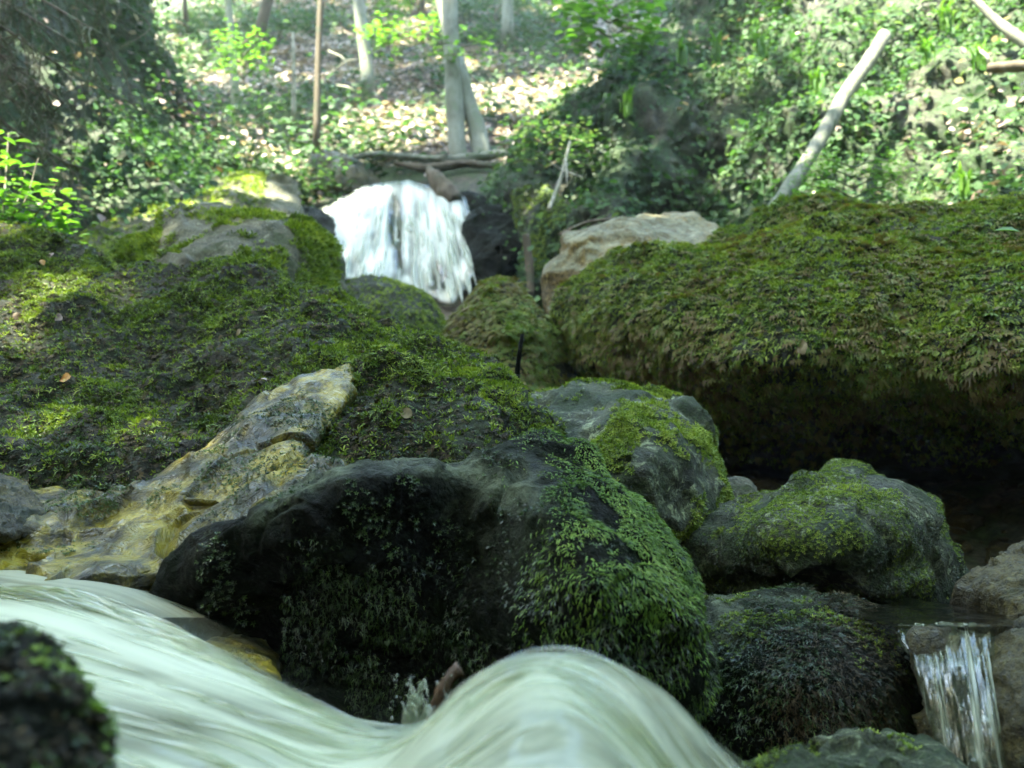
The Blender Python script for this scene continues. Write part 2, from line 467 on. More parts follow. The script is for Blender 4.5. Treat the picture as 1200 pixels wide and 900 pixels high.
M['rock_dark'] = mat_rock('dark_wet_stone', (.0025, .003, .002), (.006, .007, .004), (.03, .036, .02), moss=(.004, .008, .002), moss_amt=.5, rough=(.35, .75), wet=0, light_amt=.15, spec=.09, pale_and_glint=(.24, .27, .17))
M['rock_moss'] = mat_rock('mossy_stone', (.012, .013, .008), (.028, .028, .015), (.08, .085, .06), moss=(.022, .03, .008), moss_amt=.8, light_amt=.15)
M['rock_gold_sheen'] = mat_rock('wet_stone_gold_reflection', (.03, .024, .005), (.11, .093, .02), (.2, .18, .055), moss=(.03, .033, .007), moss_amt=.35, rough=(.12, .3), wet=.7, light_amt=.4, bump=.8, bscale=1.2, scale=8)
M['rock_brown'] = mat_rock('brown_wet_stone', (.026, .019, .002), (.068, .052, .008), (.12, .1, .025), moss=(.02, .026, .007), moss_amt=.4, rough=(.35, .6), wet=.15, light_amt=.3)
M['soil'] = mat_rock('forest_soil', (.03, .022, .014), (.07, .05, .035), (.15, .11, .08), moss=(.03, .05, .014), moss_amt=.7, scale=2.2, light_amt=.4)
M['bank'] = mat_rock('mossy_bank_earth', (.014, .015, .007), (.035, .033, .016), (.06, .05, .025), moss=(.022, .045, .012), moss_amt=.8, scale=2.5, light_amt=.3)
M['beech'] = mat_bark('grey_beech_bark', (.13, .13, .1), (.25, .25, .205), (.34, .34, .29), 7, .5, lichen=(.2, .22, .15))
M['bark_brown'] = mat_bark('brown_bark', (.05, .035, .022), (.1, .075, .05), (.16, .125, .09), 14, .2, lichen=(.07, .07, .04))
M['pole_bark'] = mat_bark('grey_peeled_pole', (.1, .1, .075), (.19, .19, .15), (.27, .265, .22), 16, .6, lichen=(.1, .12, .07))
M['dead_wood'] = mat_bark('bleached_dead_wood', (.22, .2, .15), (.36, .34, .28), (.48, .46, .4), 16, .5, lichen=(.26, .27, .2))
M['twig'] = mat_bark('dry_twigs', (.07, .05, .035), (.13, .1, .075), (.22, .18, .14), 20, .3)
M['wet_wood'] = mat_bark('wet_brown_wood', (.05, .025, .012), (.13, .065, .03), (.2, .11, .05), 25, .3, rough=.25)
M['leaf_orange'] = mat_plain('orange_dead_leaf', (.5, .25, .06), .5)
M['leaf_pink'] = mat_plain('pale_pink_dead_leaf', (.4, .27, .22), .5)
M['leaf_brown'] = mat_plain('brown_dead_leaf', (.13, .08, .04), .6)
M['leaf_tan'] = mat_plain('tan_dead_leaf', (.26, .2, .1), .6)

def mat_gold_sheen(name):  # golden reflection of sunlit leaves is put into the base colour
    m, t, N, L = mat_new(name); b = N['Principled BSDF']; tc = N.new('ShaderNodeTexCoord'); v = tc.outputs['Object']
    n1 = noise_node(N, L, 30, 5, .6, v, .9); n2 = noise_node(N, L, 5, 6, .6, v, .4); n3 = noise_node(N, L, 90, 3, .6, v)
    ab = N.new('ShaderNodeMath'); ab.operation = 'SUBTRACT'; ab.inputs[1].default_value = .5; L.new(n1.outputs[0], ab.inputs[0])
    aa = N.new('ShaderNodeMath'); aa.operation = 'ABSOLUTE'; L.new(ab.outputs[0], aa.inputs[0])
    r1 = ramp_node(N, [(.38, (.015, .014, .003)), (.46, (.085, .07, .008)), (.54, (.28, .225, .026)), (.66, (.38, .32, .06))]); n0 = noise_node(N, L, 16, 8, .72, v, .3); L.new(n0.outputs[0], r1.inputs[0])
    r2 = ramp_node(N, [(.42, (.09, .11, .06)), (.5, (.6, .6, .45)), (.6, (1.15, 1.1, .9))]); L.new(n2.outputs[0], r2.inputs[0])
    mx = N.new('ShaderNodeMixRGB'); mx.blend_type = 'MULTIPLY'; mx.inputs[0].default_value = 1; L.new(r1.outputs[0], mx.inputs[1]); L.new(r2.outputs[0], mx.inputs[2])
    L.new(mx.outputs[0], b.inputs['Base Color']); b.inputs['Roughness'].default_value = .28; b.inputs['Specular IOR Level'].default_value = .28
    b.inputs['Coat Weight'].default_value = .35; b.inputs['Coat Roughness'].default_value = .04
    s1 = N.new('ShaderNodeMath'); s1.operation = 'MULTIPLY'; s1.inputs[1].default_value = 1.6; L.new(aa.outputs[0], s1.inputs[0])
    s2 = N.new('ShaderNodeMath'); s2.operation = 'MULTIPLY_ADD'; s2.inputs[1].default_value = .12; L.new(n3.outputs[0], s2.inputs[0]); L.new(s1.outputs[0], s2.inputs[2])
    bp = N.new('ShaderNodeBump'); bp.inputs['Strength'].default_value = 1; bp.inputs['Distance'].default_value = .011
    L.new(s2.outputs[0], bp.inputs['Height']); L.new(bp.outputs[0], b.inputs['Normal']); L.new(bp.outputs[0], b.inputs['Coat Normal'])
    return m
M['rock_gold_sheen'] = mat_gold_sheen('wet_stone_gold_reflection')

def mat_foam(name, c_lo, c_hi, rough=.3, clear=(.35, .4, .3), trans=True):
    """white water: attribute foam = how much air is in it; thin parts are clear water"""
    m, t, N, L = mat_new(name); b = N['Principled BSDF']; out = N['Material Output']
    a = N.new('ShaderNodeAttribute'); a.attribute_name = 'v'
    r = ramp_node(N, [(0, c_lo), (1, c_hi)]); L.new(a.outputs['Fac'], r.inputs[0]); L.new(r.outputs[0], b.inputs['Base Color'])
    b.inputs['Roughness'].default_value = rough; b.inputs['IOR'].default_value = 1.33
    b.inputs['Subsurface Weight'].default_value = 0
    tr = N.new('ShaderNodeBsdfTranslucent'); L.new(r.outputs[0], tr.inputs[0])
    s = N.new('ShaderNodeMixShader'); s.inputs[0].default_value = .25
    L.new(b.outputs[0], s.inputs[1]); L.new(tr.outputs[0], s.inputs[2])
    a2 = N.new('ShaderNodeAttribute'); a2.attribute_name = 'opacity'
    cl = N.new('ShaderNodeMixShader'); cl.inputs[0].default_value = .12
    tp = N.new('ShaderNodeBsdfTransparent'); tp.inputs[0].default_value = (.9, .93, .86, 1)
    gl = N.new('ShaderNodeBsdfGlossy'); gl.inputs['Roughness'].default_value = .08
    L.new(tp.outputs[0], cl.inputs[1]); L.new(gl.outputs[0], cl.inputs[2])
    s2 = N.new('ShaderNodeMixShader'); L.new(a2.outputs['Fac'], s2.inputs[0]); L.new(cl.outputs[0], s2.inputs[1]); L.new(s.outputs[0], s2.inputs[2])
    L.new(s2.outputs[0], out.inputs[0])
    return m
M['foam'] = mat_foam('milky_stream_water', (.24, .27, .14), (.82, .84, .64), .45)
M['fall'] = mat_foam('white_falling_water', (.32, .35, .34), (.92, .93, .88), .6)

def mat_water(name, tint, rough=.04, bump=.15, scale=30, stretch=(1, 1, 1)):
    m, t, N, L = mat_new(name); b = N['Principled BSDF']
    b.inputs['Base Color'].default_value = (*tint, 1); b.inputs['Roughness'].default_value = rough
    b.inputs['IOR'].default_value = 1.33; b.inputs['Transmission Weight'].default_value = 1
    tc = N.new('ShaderNodeTexCoord'); mp = N.new('ShaderNodeMapping'); mp.inputs['Scale'].default_value = stretch
    L.new(tc.outputs['Object'], mp.inputs[0])
    n = noise_node(N, L, scale, 3, .5, mp.outputs[0], .3)
    bp = N.new('ShaderNodeBump'); bp.inputs['Strength'].default_value = bump; bp.inputs['Distance'].default_value = .02
    L.new(n.outputs[0], bp.inputs['Height']); L.new(bp.outputs[0], b.inputs['Normal'])
    return m
M['clear'] = mat_water('clear_falling_water', (.86, .9, .8), .05, .5, 40, (1, 1, .12))
M['pool'] = mat_water('clear_pool_water', (.7, .68, .5), .03, .25, 22)

# ------------------------------------------------------------------ ground
def ground_z(x, y):
    yy = np.array([-60, -14, -5, -1, .6, 1.3, 2.4, 4, 6.4, 7.1, 7.6, 9, 12, 16, 30, 120])
    zz = np.array([14, 9, 1.2, .1, .02, .12, .3, .9, 1.9, 2.25, 2.9, 4.0, 6.5, 10.2, 22, 23])
    b = np.interp(y, yy, zz)
    half = np.interp(y, [-5, 2, 7, 10, 20], [1.6, 1.7, 2.6, 5.5, 9])
    xc = np.interp(y, [0, 7, 12, 30], [0, -.7, -.9, -1])
    side = np.maximum(0, np.abs(x - xc) - half)
    return np.minimum(b + np.minimum(side, 14) * .85 * np.interp(side, [0, 1.5], [.5, 1]), 23 + .01 * np.abs(x))

gx = np.sign(np.linspace(-1, 1, 241)) * (np.abs(np.linspace(-1, 1, 241)) ** 2) * 70
gy = np.r_[np.linspace(-60, -4, 30), np.linspace(-3.8, 24, 320), np.linspace(24.5, 120, 50)]
GX, GY = np.meshgrid(gx, gy)
gv = np.c_[GX.ravel(), GY.ravel(), ground_z(GX.ravel(), GY.ravel())]
far = sstep(1, 9, np.abs(gv[:, 1]))
gv[:, 2] += fbm(gv, .35, 5, 3) * (.06 + .45 * far) + fbm(gv, 2.2, 3, 5) * .05
def near_ground(x, y):
    v = np.c_[x, y, ground_z(x, y)]
    f = sstep(1, 9, np.abs(v[:, 1]))
    return v[:, 2] + fbm(v, .35, 5, 3) * (.06 + .45 * f) + fbm(v, 2.2, 3, 5) * .05
make_ground = make_mesh('ground', gv, grid_faces(len(gy), len(gx), False), M['soil'])
tag(make_ground, kind='structure')

def G1(px, D):
    """ground point under photo column px at distance D"""
    x = float(P(px, 450, D)[0]); return np.array([x, D, float(near_ground(np.array([x]), np.array([D]))[0])])

# sun flecks on the hillside: gaps cut into the unseen canopy (centre, radius)
SUNSPOTS = []
def spot(px, py, D, r): SUNSPOTS.append((P(px, py, D), r))

# ------------------------------------------------------------------ banks of the ravine
def solid(name, B, mat, label=None, cat=None, group=None, kind=None):
    o = make_mesh(name, B.V, [B.F4, B.F3], mat)
    return tag(o, label, cat, group, kind)

LB = body([(-420, -260), (60, -240), (130, -120), (165, 20), (185, 92), (238, 140), (290, 172), (332, 198), (345, 235), (300, 262), (180, 300), (60, 350), (-420, 420)],
          [(-300, 0, 4.6), (-300, 300, 4.2), (0, -150, 6.5), (0, 60, 5.6), (0, 200, 5.0), (0, 290, 4.4), (120, 60, 7.0), (150, 200, 6.2), (120, 280, 5.3), (230, 170, 7.4), (240, 240, 6.6), (330, 215, 7.6)],
          R=.7, T=2.5, c=(20, 120), p=6, step=5, amps=[(.3, .9, 3, False, 11), (.12, 1.9, 2, False, 15), (.1, 3, 4, True, 12), (.035, 10, 3, False, 13)])
o = solid('left_bank', LB, M['bank'], kind='structure')
RB = body([(590, 330), (588, 250), (596, 190), (640, 140), (690, 100), (740, 60), (790, 0), (830, -150), (1000, -300), (1650, -300), (1650, 420), (850, 400), (700, 380), (630, 365)],
          [(610, 260, 7.2), (650, 180, 7.3), (660, 300, 6.6), (740, 100, 7.4), (740, 220, 6.5), (790, 160, 6.9), (822, 200, 7.4), (822, 100, 7.8), (815, 280, 6.9), (880, 120, 7.0), (900, 230, 6.2), (1000, 100, 6.6), (1000, 20, 7.4), (1050, 200, 5.9), (1180, 180, 5.2), (1180, 50, 6.2), (1400, 100, 5.0), (1000, 350, 5.4), (1000, -200, 9.5), (1500, -200, 8)],
          R=.6, T=3, c=(950, 130), p=6, step=5, amps=[(.34, .8, 3, False, 21), (.16, 1.8, 2, False, 25), (.14, 2.6, 4, True, 22), (.04, 9, 3, False, 23)])
solid('right_bank', RB, M['bank'], kind='structure')

def leaf_cover(name, B, n, size, mask, mat, seed=0, up=.6, tmpl=LEAF, mb=None, vb=0, off=.06):
    pos, nr = sample(B, n); px, py = proj(pos)
    k = rng.random(n) < mask(pos, nr, px, py)
    pos, nr = pos[k], nr[k]; m = len(pos)
    Z = norm(nr * .6 + np.array([0, -.15, up]) + rng.normal(size=(m, 3)) * .42)
    Y = rng.normal(size=(m, 3)) + [0, 0, -.5]
    Y = norm(Y - Z * (Y * Z).sum(-1, keepdims=True))
    sz = size[0] + (size[1] - size[0]) * rng.random(m) ** 2
    off = np.abs(rng.normal(size=m)) * off * (1 + fbm(pos, 2.5, 2, seed + 3) * .8)
    val = np.clip(.45 + .8 * fbm(pos, 1.8, 3, seed + 9) + .2 * rng.normal(size=m) + vb, 0, 1)
    v, f, a = stamp(tmpl, pos + nr * off[:, None], Y, Z, sz, val)
    mb = mb or MB()
    return mb.add(v, f, a)

def cover_mask(freq, lo, hi, seed, base=.15):
    return lambda pos, nr, px, py: (base + (1 - base) * sstep(lo, hi, fbm(pos, freq, 3, seed))) * (px > -120) * (px < 1330) * (py > -80) * (py < 420)

mb = leaf_cover('x', LB, 42000, (.03, .085), lambda *a: cover_mask(1.1, -.25, .2, 31, .2)(*a) * (1 - .8 * sstep(190, 90, a[2]) * sstep(190, 120, a[3])), None, 1)
leaf_cover('x', LB, 26000, (.03, .08), lambda *a: cover_mask(1.4, -.1, .25, 36, .05)(*a) * sstep(60, 150, a[2]), None, 7, mb=mb, off=.28, vb=.1)
tag(mb.build('left_bank_ground_cover', M['leaf_mid']), kind='stuff')
mb = leaf_cover('x', RB, 90000, (.03, .09), cover_mask(1.0, -.3, .15, 32, .12), None, 2)
leaf_cover('x', RB, 16000, (.05, .12), lambda pos, nr, px, py: sstep(0, .3, fbm(pos, 1.7, 3, 35)) * (px < 1300) * (py > -80), None, 2, tmpl=T_frond(.3, .1), mb=mb, vb=.25)
leaf_cover('x', RB, 30000, (.03, .08), cover_mask(1.3, -.05, .25, 37, .05), None, 8, mb=mb, off=.2, vb=.12)
tag(mb.build('right_bank_ground_cover', M['leaf_mid']), kind='stuff')
mb = leaf_cover('x', LB, 16000, (.04, .09), lambda pos, nr, px, py: np.clip(.03 + 1.2 * np.exp(-((py - np.interp(px, [160, 200, 250, 300, 340], [100, 120, 150, 178, 200])) / 20) ** 2) * (px > 175), 0, 1), None, 13, off=.1)
leaf_cover('x', RB, 14000, (.05, .1), lambda pos, nr, px, py: np.clip(.012 + blob(px, py, 1190, 180, 55, 70) * 3 + .25 * blob(px, py, 830, 60, 60, 60), 0, 1) * (px < 1330) * (py > -60), None, 3, mb=mb)
tag(mb.build('leaf_litter', M['litter']), kind='stuff')

# hillside cover: dead leaves and low plants on the ground behind the waterfall
def ground_points(n, x0, x1, y0, y1):
    x = x0 + (x1 - x0) * rng.random(n); y = y0 + (y1 - y0) * rng.random(n) ** .8
    z = near_ground(x, y); e = .1
    nx = -(near_ground(x + e, y) - z) / e; ny = -(near_ground(x, y + e) - z) / e
    return np.c_[x, y, z], norm(np.c_[nx, ny, np.ones(n)])
def ground_leaves(n, size, box, mask, mb=None, seed=0, up=.5, tmpl=LEAF, lift=.05, vb=0):
    pos, nr = ground_points(n, *box); k = rng.random(n) < mask(pos); pos, nr = pos[k], nr[k]; m = len(pos)
    Z = norm(nr + np.array([0, -.1, up]) + rng.normal(size=(m, 3)) * .45)
    Y = rng.normal(size=(m, 3)); Y = norm(Y - Z * (Y * Z).sum(-1, keepdims=True))
    sz = size[0] + (size[1] - size[0]) * rng.random(m) ** 2
    val = np.clip(.5 + .5 * fbm(pos, 1.2, 3, seed) + .22 * rng.normal(size=m) + vb, 0, 1)
    v, f, a = stamp(tmpl, pos + nr * (lift * np.abs(rng.normal(size=m)))[:, None], Y, Z, sz, val)
    return (mb or MB()).add(v, f, a)
def green(pos):
    px, py = proj(pos)
    g = sstep(-.1, .25, fbm(pos, .55, 3, 51))
    return g * (1 - .85 * np.clip(blob(px, py, 470, 140, 75, 28) + blob(px, py, 630, 100, 95, 26), 0, 1))
clear_fall = lambda p: 1.0 - ((p[:, 1] < 8.9) & (p[:, 0] > -1.9) & (p[:, 0] < .3))
mb = ground_leaves(60000, (.06, .13), (-7, 5, 7.8, 20), lambda p: (1 - .75 * green(p)) * clear_fall(p), seed=4, lift=.02)
tag(mb.build('hillside_leaf_litter', M['litter']), kind='stuff')
mb = ground_leaves(60000, (.06, .16), (-7, 5, 7.8, 21), lambda p: (.06 + .94 * green(p)) * clear_fall(p), seed=5, lift=.16)
tag(mb.build('hillside_ground_cover', M['leaf_mid']), kind='stuff')

# ------------------------------------------------------------------ boulders
GB = 'mossy boulders along the stream'
ROCK = [(.02, 5, 4, True, 1), (.008, 22, 4, False, 2)]

def relief(s, seed=0):
    """surface relief for a boulder about s metres across"""
    return [(.06 * s, 2.2 / s, 3, False, 60 + seed), (.065 * s, 3.0 / s, 1, 'facet', 400 + seed), (.035 * s, 6 / s, 4, True, 70 + seed), (.012 * s, 22 / s, 4, False, 80 + seed)]

def moss(parent, B, mat, pieces, name='moss'):
    """pieces: list of scatter argument dicts, one moss mesh part"""
    mb = MB()
    for q in pieces: scatter(B, mb=mb, **q)
    if mb.n: return mb.build(name, mat, parent)

# pebbles and gravel of the stream bed between the boulders
_u = np.linspace(0, 2 * np.pi, 8, endpoint=False); _t = [.5, 1.1, 1.7, 2.3, 2.8]
pv_ = np.array([(0, 0, 1)] + [(math.sin(t) * math.cos(a), math.sin(t) * math.sin(a), math.cos(t)) for t in _t for a in _u])
pf_ = grid_faces(5, 8) + 1; pt_ = np.array([(0, 1 + k, 1 + (k + 1) % 8) for k in range(8)])
mb = MB()
for k in range(3200):
    x, y = rng.uniform(-2.2, 3.0), rng.uniform(.3, 5.5); z = near_ground(np.array([x]), np.array([y]))[0]
    sz = .012 + .07 * rng.random() ** 4; q = pv_ * (1 + .22 * rng.normal(size=(len(pv_), 1))) * sz * [1, .6 + .5 * rng.random(), .6]
    a = rng.random() * 6.28; q = q @ np.array([[math.cos(a), math.sin(a), 0], [-math.sin(a), math.cos(a), 0], [0, 0, 1]])
    mb.add(q + [x, y, z + .2 * sz], [pf_, pt_])
tag(mb.build('gravel', M['rock_brown']), kind='stuff')

# --- centre boulder -------------------------------------------------
B = body([(185, 700), (200, 660), (240, 628), (300, 600), (350, 566), (385, 546), (430, 534), (470, 530), (520, 543), (560, 541), (600, 520), (640, 511), (690, 530), (740, 572), (790, 622), (820, 672), (832, 740), (830, 820), (800, 880), (700, 960), (500, 960), (440, 920), (390, 850), (330, 805), (250, 765), (200, 735)],
         [(385, 556, 1.14), (300, 612, 1.17), (230, 690, 1.22), (470, 542, 1.16), (300, 690, 1.24), (420, 620, 1.16), (430, 720, 1.24), (450, 820, 1.32), (540, 560, 1.22), (545, 640, 1.22), (600, 560, 1.2), (640, 515, 1.28), (650, 600, 1.08), (700, 690, 1.0), (640, 700, 1.04), (560, 740, 1.14), (800, 740, 1.06), (740, 580, 1.16), (620, 810, 1.1), (780, 850, 1.1), (600, 900, 1.14), (210, 720, 1.24), (400, 840, 1.32)],
         R=.1, T=.3, c=(520, 700), p=11, step=2.6, amps=[(.02, 4, 3, False, 101), (0.016, 8, 1, 'facet', 401), (.014, 9, 4, True, 102), (.005, 34, 4, False, 103)])
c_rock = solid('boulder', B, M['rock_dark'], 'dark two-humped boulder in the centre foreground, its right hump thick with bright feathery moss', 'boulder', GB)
def pale_and_glint(o, B, a):
    at = o.data.attributes.new('pale_and_glint', 'FLOAT', 'POINT'); z = np.zeros(len(B.V)); z[:B.nfront] = np.clip(a, 0, 1); at.data.foreach_set('value', z.astype(np.float32))
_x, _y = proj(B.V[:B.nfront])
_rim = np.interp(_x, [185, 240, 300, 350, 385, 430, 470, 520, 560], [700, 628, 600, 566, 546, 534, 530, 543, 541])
pale_and_glint(c_rock, B, 1.3 * np.exp(-((_y - _rim - 6) / 13) ** 2) * sstep(280, 330, _x) * sstep(575, 550, _x) * (1 - .7 * blob(_x, _y, 430, 540, 30, 30)) + 1.1 * blob(_x, _y, 595, 572, 42, 34) + .35 * blob(_x, _y, 620, 650, 50, 40))  # rim term paints a wet reflection, the blobs are bare pale stone
right_hump = lambda pos, nr, px, py: np.clip(sstep(565, 720, px + (py - 560) * .03 + 110 * fbm(pos, 13, 3, 7)) * (1 - .8 * sstep(640, 760, py + (px < 760) * (760 - px) * .5 + 60 * fbm(pos, 10, 3, 71))) * sstep(-.12, .12, fbm(pos, 22, 4, 8) * 1.3 + .12 + .3 * sstep(590, 690, px) - .3 * sstep(700, 850, py)) * (1 - .93 * blob(px, py, 590, 590, 45, 55)), 0, 1)
moss(c_rock, B, M['moss_bright'], [dict(n=120000, mask=right_hump, tmpl=THIN, size=(.005, .0115), jitter=.45, lift=.3, patch=14, seed=1)])
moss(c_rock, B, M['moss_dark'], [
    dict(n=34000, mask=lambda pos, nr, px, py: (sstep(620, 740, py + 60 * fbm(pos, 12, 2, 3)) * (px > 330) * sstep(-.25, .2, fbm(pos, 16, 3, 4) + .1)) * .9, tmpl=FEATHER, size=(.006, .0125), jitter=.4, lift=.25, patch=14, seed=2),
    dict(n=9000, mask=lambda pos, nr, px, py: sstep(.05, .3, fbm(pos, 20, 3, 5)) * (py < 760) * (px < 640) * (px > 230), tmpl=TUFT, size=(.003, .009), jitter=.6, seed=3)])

# --- wet ledge, golden reflection painted into its colour --------------------------------------------------
B = body([(-160, 605), (0, 575), (60, 572), (120, 590), (200, 552), (262, 508), (325, 462), (380, 438), (410, 428), (416, 450), (392, 486), (362, 518), (352, 545), (420, 560), (380, 595), (300, 640), (230, 690), (190, 720), (100, 720), (-160, 730)],
         [(413, 434, 1.8), (330, 465, 1.72), (262, 505, 1.66), (350, 540, 1.46), (420, 520, 1.5), (480, 545, 1.36), (300, 580, 1.4), (210, 600, 1.42), (120, 600, 1.5), (50, 580, 1.58), (-100, 620, 1.5), (60, 640, 1.36), (150, 660, 1.3), (200, 710, 1.26), (50, 700, 1.24), (-100, 700, 1.26)],
         R=.06, T=.3, c=(260, 590), p=8, step=2.6, amps=[(.022, 5, 3, False, 111), (0.03, 8, 1, 'facet', 411), (.012, 9, 3, True, 112), (.002, 36, 3, False, 113)])
o = solid('rock_ledge', B, M['rock_gold_sheen'], 'wet rock ledge coloured with golden reflections, with a film of water running over it above the white stream', 'rock')
moss(o, B, M['moss_dark'], [dict(n=13000, mask=lambda pos, nr, px, py: np.clip(blob(px, py, 385, 530, 45, 30) + .8 * blob(px, py, 290, 545, 30, 16) + sstep(.0, .25, fbm(pos, 11, 3, 41)) * (py < 650), 0, 1), tmpl=TUFT, size=(.004, .007), jitter=.7, seed=5, vbias=.15)])

# --- big mound on the left -----------------------------------------------
LM = body([(-200, 280), (0, 288), (60, 292), (130, 312), (200, 327), (270, 326), (335, 346), (410, 367), (450, 392), (520, 418), (580, 455), (616, 490), (646, 516), (640, 550), (560, 570), (400, 580), (200, 620), (0, 620), (-200, 620)],
         [(0, 285, 2.7), (-150, 290, 2.7), (270, 325, 2.5), (150, 320, 2.6), (410, 368, 2.25), (520, 420, 2.05), (620, 495, 1.75), (100, 430, 2.12), (-100, 430, 2.0), (230, 420, 2.15), (330, 410, 2.05), (400, 450, 1.85), (470, 470, 1.75), (560, 490, 1.68), (480, 530, 1.6), (100, 540, 1.72), (-100, 540, 1.65), (250, 500, 1.88), (250, 570, 1.65), (50, 600, 1.66)],
         R=.16, T=.7, c=(250, 450), p=8, step=3, amps=[(.065, 1.9, 3, False, 121), (.05, 4.5, 3, True, 125), (.03, 5, 4, True, 122), (.01, 18, 4, False, 123)])
l_rock = solid('boulder', LM, M['rock_moss'], 'broad moss-covered mound of rock filling the left side behind the wet ledge', 'boulder', GB)
def f1(pos, nr, px, py):
    ridge = np.interp(px, [-200, 0, 60, 200, 335, 450, 580, 650], [275, 282, 288, 322, 342, 388, 452, 516])
    a = 1.0 * np.exp(-((py - ridge) / 38) ** 2) + .9 * blob(px, py, 50, 455, 90, 65) + .8 * blob(px, py, 440, 425, 75, 35) + .5 * blob(px, py, 330, 395, 60, 30) + .45 * blob(px, py, 500, 470, 60, 40) + .5 * blob(px, py, 200, 380, 80, 30)
    return np.clip(.2 + .75 * sstep(-.15, .35, fbm(pos, 8, 4, 17) * 1.7 + .7 * a - .42), 0, 1) * (px > -230)
moss(l_rock, LM, M['moss_olive'], [
    dict(n=72000, mask=f1, tmpl=TUFT, size=(.006, .018), jitter=.8, lift=.5, patch=9, seed=6, vbias=.0),
    dict(n=16000, mask=lambda pos, nr, px, py: .9 * f1(pos, nr, px, py), tmpl=FEATHER, size=(.014, .03), jitter=.7, patch=8, seed=7, vbias=-.02)])
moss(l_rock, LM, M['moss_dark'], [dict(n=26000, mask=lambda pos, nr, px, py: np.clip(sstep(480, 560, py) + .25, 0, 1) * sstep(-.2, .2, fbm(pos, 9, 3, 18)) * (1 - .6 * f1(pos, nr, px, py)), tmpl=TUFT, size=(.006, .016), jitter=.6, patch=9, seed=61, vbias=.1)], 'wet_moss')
moss(l_rock, LM, M['peat'], [dict(n=34000, mask=lambda pos, nr, px, py: (1 - .8 * f1(pos, nr, px, py)) * np.clip(.6 + fbm(pos, 8, 3, 28), 0, 1), tmpl=FAN, size=(.007, .02), jitter=.8, patch=8, seed=8),
    dict(n=600, mask=lambda pos, nr, px, py: .5 * np.clip(blob(px, py, 295, 430, 26, 45) + blob(px, py, 440, 490, 40, 25), 0, 1), tmpl=FAN, size=(.022, .042), jitter=.4, lift=.35, seed=64, vbias=.35)], 'dead_growth')  # second scatter is withered fern fronds, merged with the dead moss
moss(l_rock, LM, M['moss_bright'], [dict(n=16000, mask=lambda pos, nr, px, py: .7 * np.clip(sstep(0, .3, fbm(pos, 8, 3, 27)) * f1(pos, nr, px, py) + blob(px, py, 60, 460, 90, 60) * .5 + blob(px, py, 430, 415, 60, 26) * .8, 0, 1), tmpl=TUFT, size=(.006, .016), jitter=.8, patch=9, seed=9)])

# --- grey boulder with mossy shoulder behind the mound ---------------------
B = body([(118, 318), (135, 292), (160, 275), (188, 258), (240, 241), (290, 249), (340, 257), (385, 274), (402, 300), (406, 345), (395, 390), (250, 400), (118, 370)],
         [(240, 250, 3.35), (150, 300, 3.3), (260, 300, 2.95), (200, 330, 2.95), (330, 290, 3.1), (395, 320, 3.3), (350, 350, 3.05), (250, 380, 2.9)],
         R=.14, T=.7, c=(265, 325), p=6, step=3, amps=[(.02, 2.4, 3, False, 131), (.04, 3.2, 1, 'facet', 433), (.012, 7, 3, True, 132), (.006, 26, 3, False, 133)])
o = solid('boulder', B, M['rock_face'], 'grey boulder with a bare pointed face and a mossy right shoulder, left of the waterfall', 'boulder', GB)
moss(o, B, M['moss_olive'], [dict(n=24000, mask=lambda pos, nr, px, py: np.clip(sstep(318, 345, px - (py - 260) * .35 + 40 * fbm(pos, 7, 3, 3)) * sstep(400, 388, px) + sstep(.45, .8, blob(px, py, 160, 290, 36, 22) + fbm(pos, 9, 3, 4) * .25) + .7 * blob(px, py, 290, 252, 50, 5) + .6 * sstep(.1, .3, fbm(pos, 6, 4, 14)), 0, 1) * .9, tmpl=TUFT, size=(.012, .034), jitter=.8, lift=.5, patch=5, seed=10, vbias=.1)])

# --- two rounded boulders under the waterfall ------------------------------
B = body([(398, 360), (408, 335), (430, 327), (462, 325), (500, 345), (520, 372), (535, 420), (520, 450), (400, 430)],
         [(460, 330, 4.3), (410, 350, 4.2), (450, 380, 3.9), (500, 400, 4.0), (530, 420, 4.2)], R=.18, T=.7, c=(465, 390), p=5, step=3, amps=relief(.5, 1))
o = solid('boulder', B, M['rock_moss'], 'low rounded boulder thin with moss, directly under the left foot of the waterfall', 'boulder', GB)
moss(o, B, M['moss_olive'], [dict(n=9000, mask=lambda pos, nr, px, py: np.clip(.3 + .5 * fbm(pos, 6, 3, 4) + .5 * blob(px, py, 500, 400, 40, 30), 0, 1), tmpl=TUFT, size=(.01, .025), seed=11, vbias=.08)])
B = body([(524, 384), (546, 357), (564, 336), (582, 323), (604, 331), (622, 353), (642, 376), (668, 412), (684, 446), (675, 490), (600, 510), (535, 470)],
         [(582, 328, 3.75), (530, 380, 3.75), (590, 370, 3.45), (630, 400, 3.45), (670, 440, 3.6), (600, 460, 3.3)], R=.18, T=.6, c=(600, 415), p=5, step=3, amps=relief(.45, 2))
o = solid('boulder', B, M['rock_moss'], 'egg-shaped boulder shaggy with brown and green moss, under the right foot of the waterfall', 'boulder', GB)
moss(o, B, M['moss_brown'], [dict(n=11000, mask=lambda pos, nr, px, py: np.clip(.55 + .8 * fbm(pos, 7, 3, 5), 0, 1), tmpl=FAN, size=(.018, .042), jitter=.5, patch=5, seed=12, vbias=.2)])
moss(o, B, M['moss_olive'], [dict(n=8000, mask=lambda pos, nr, px, py: sstep(-.1, .25, fbm(pos, 6, 3, 15)), tmpl=TUFT, size=(.01, .028), seed=13)])

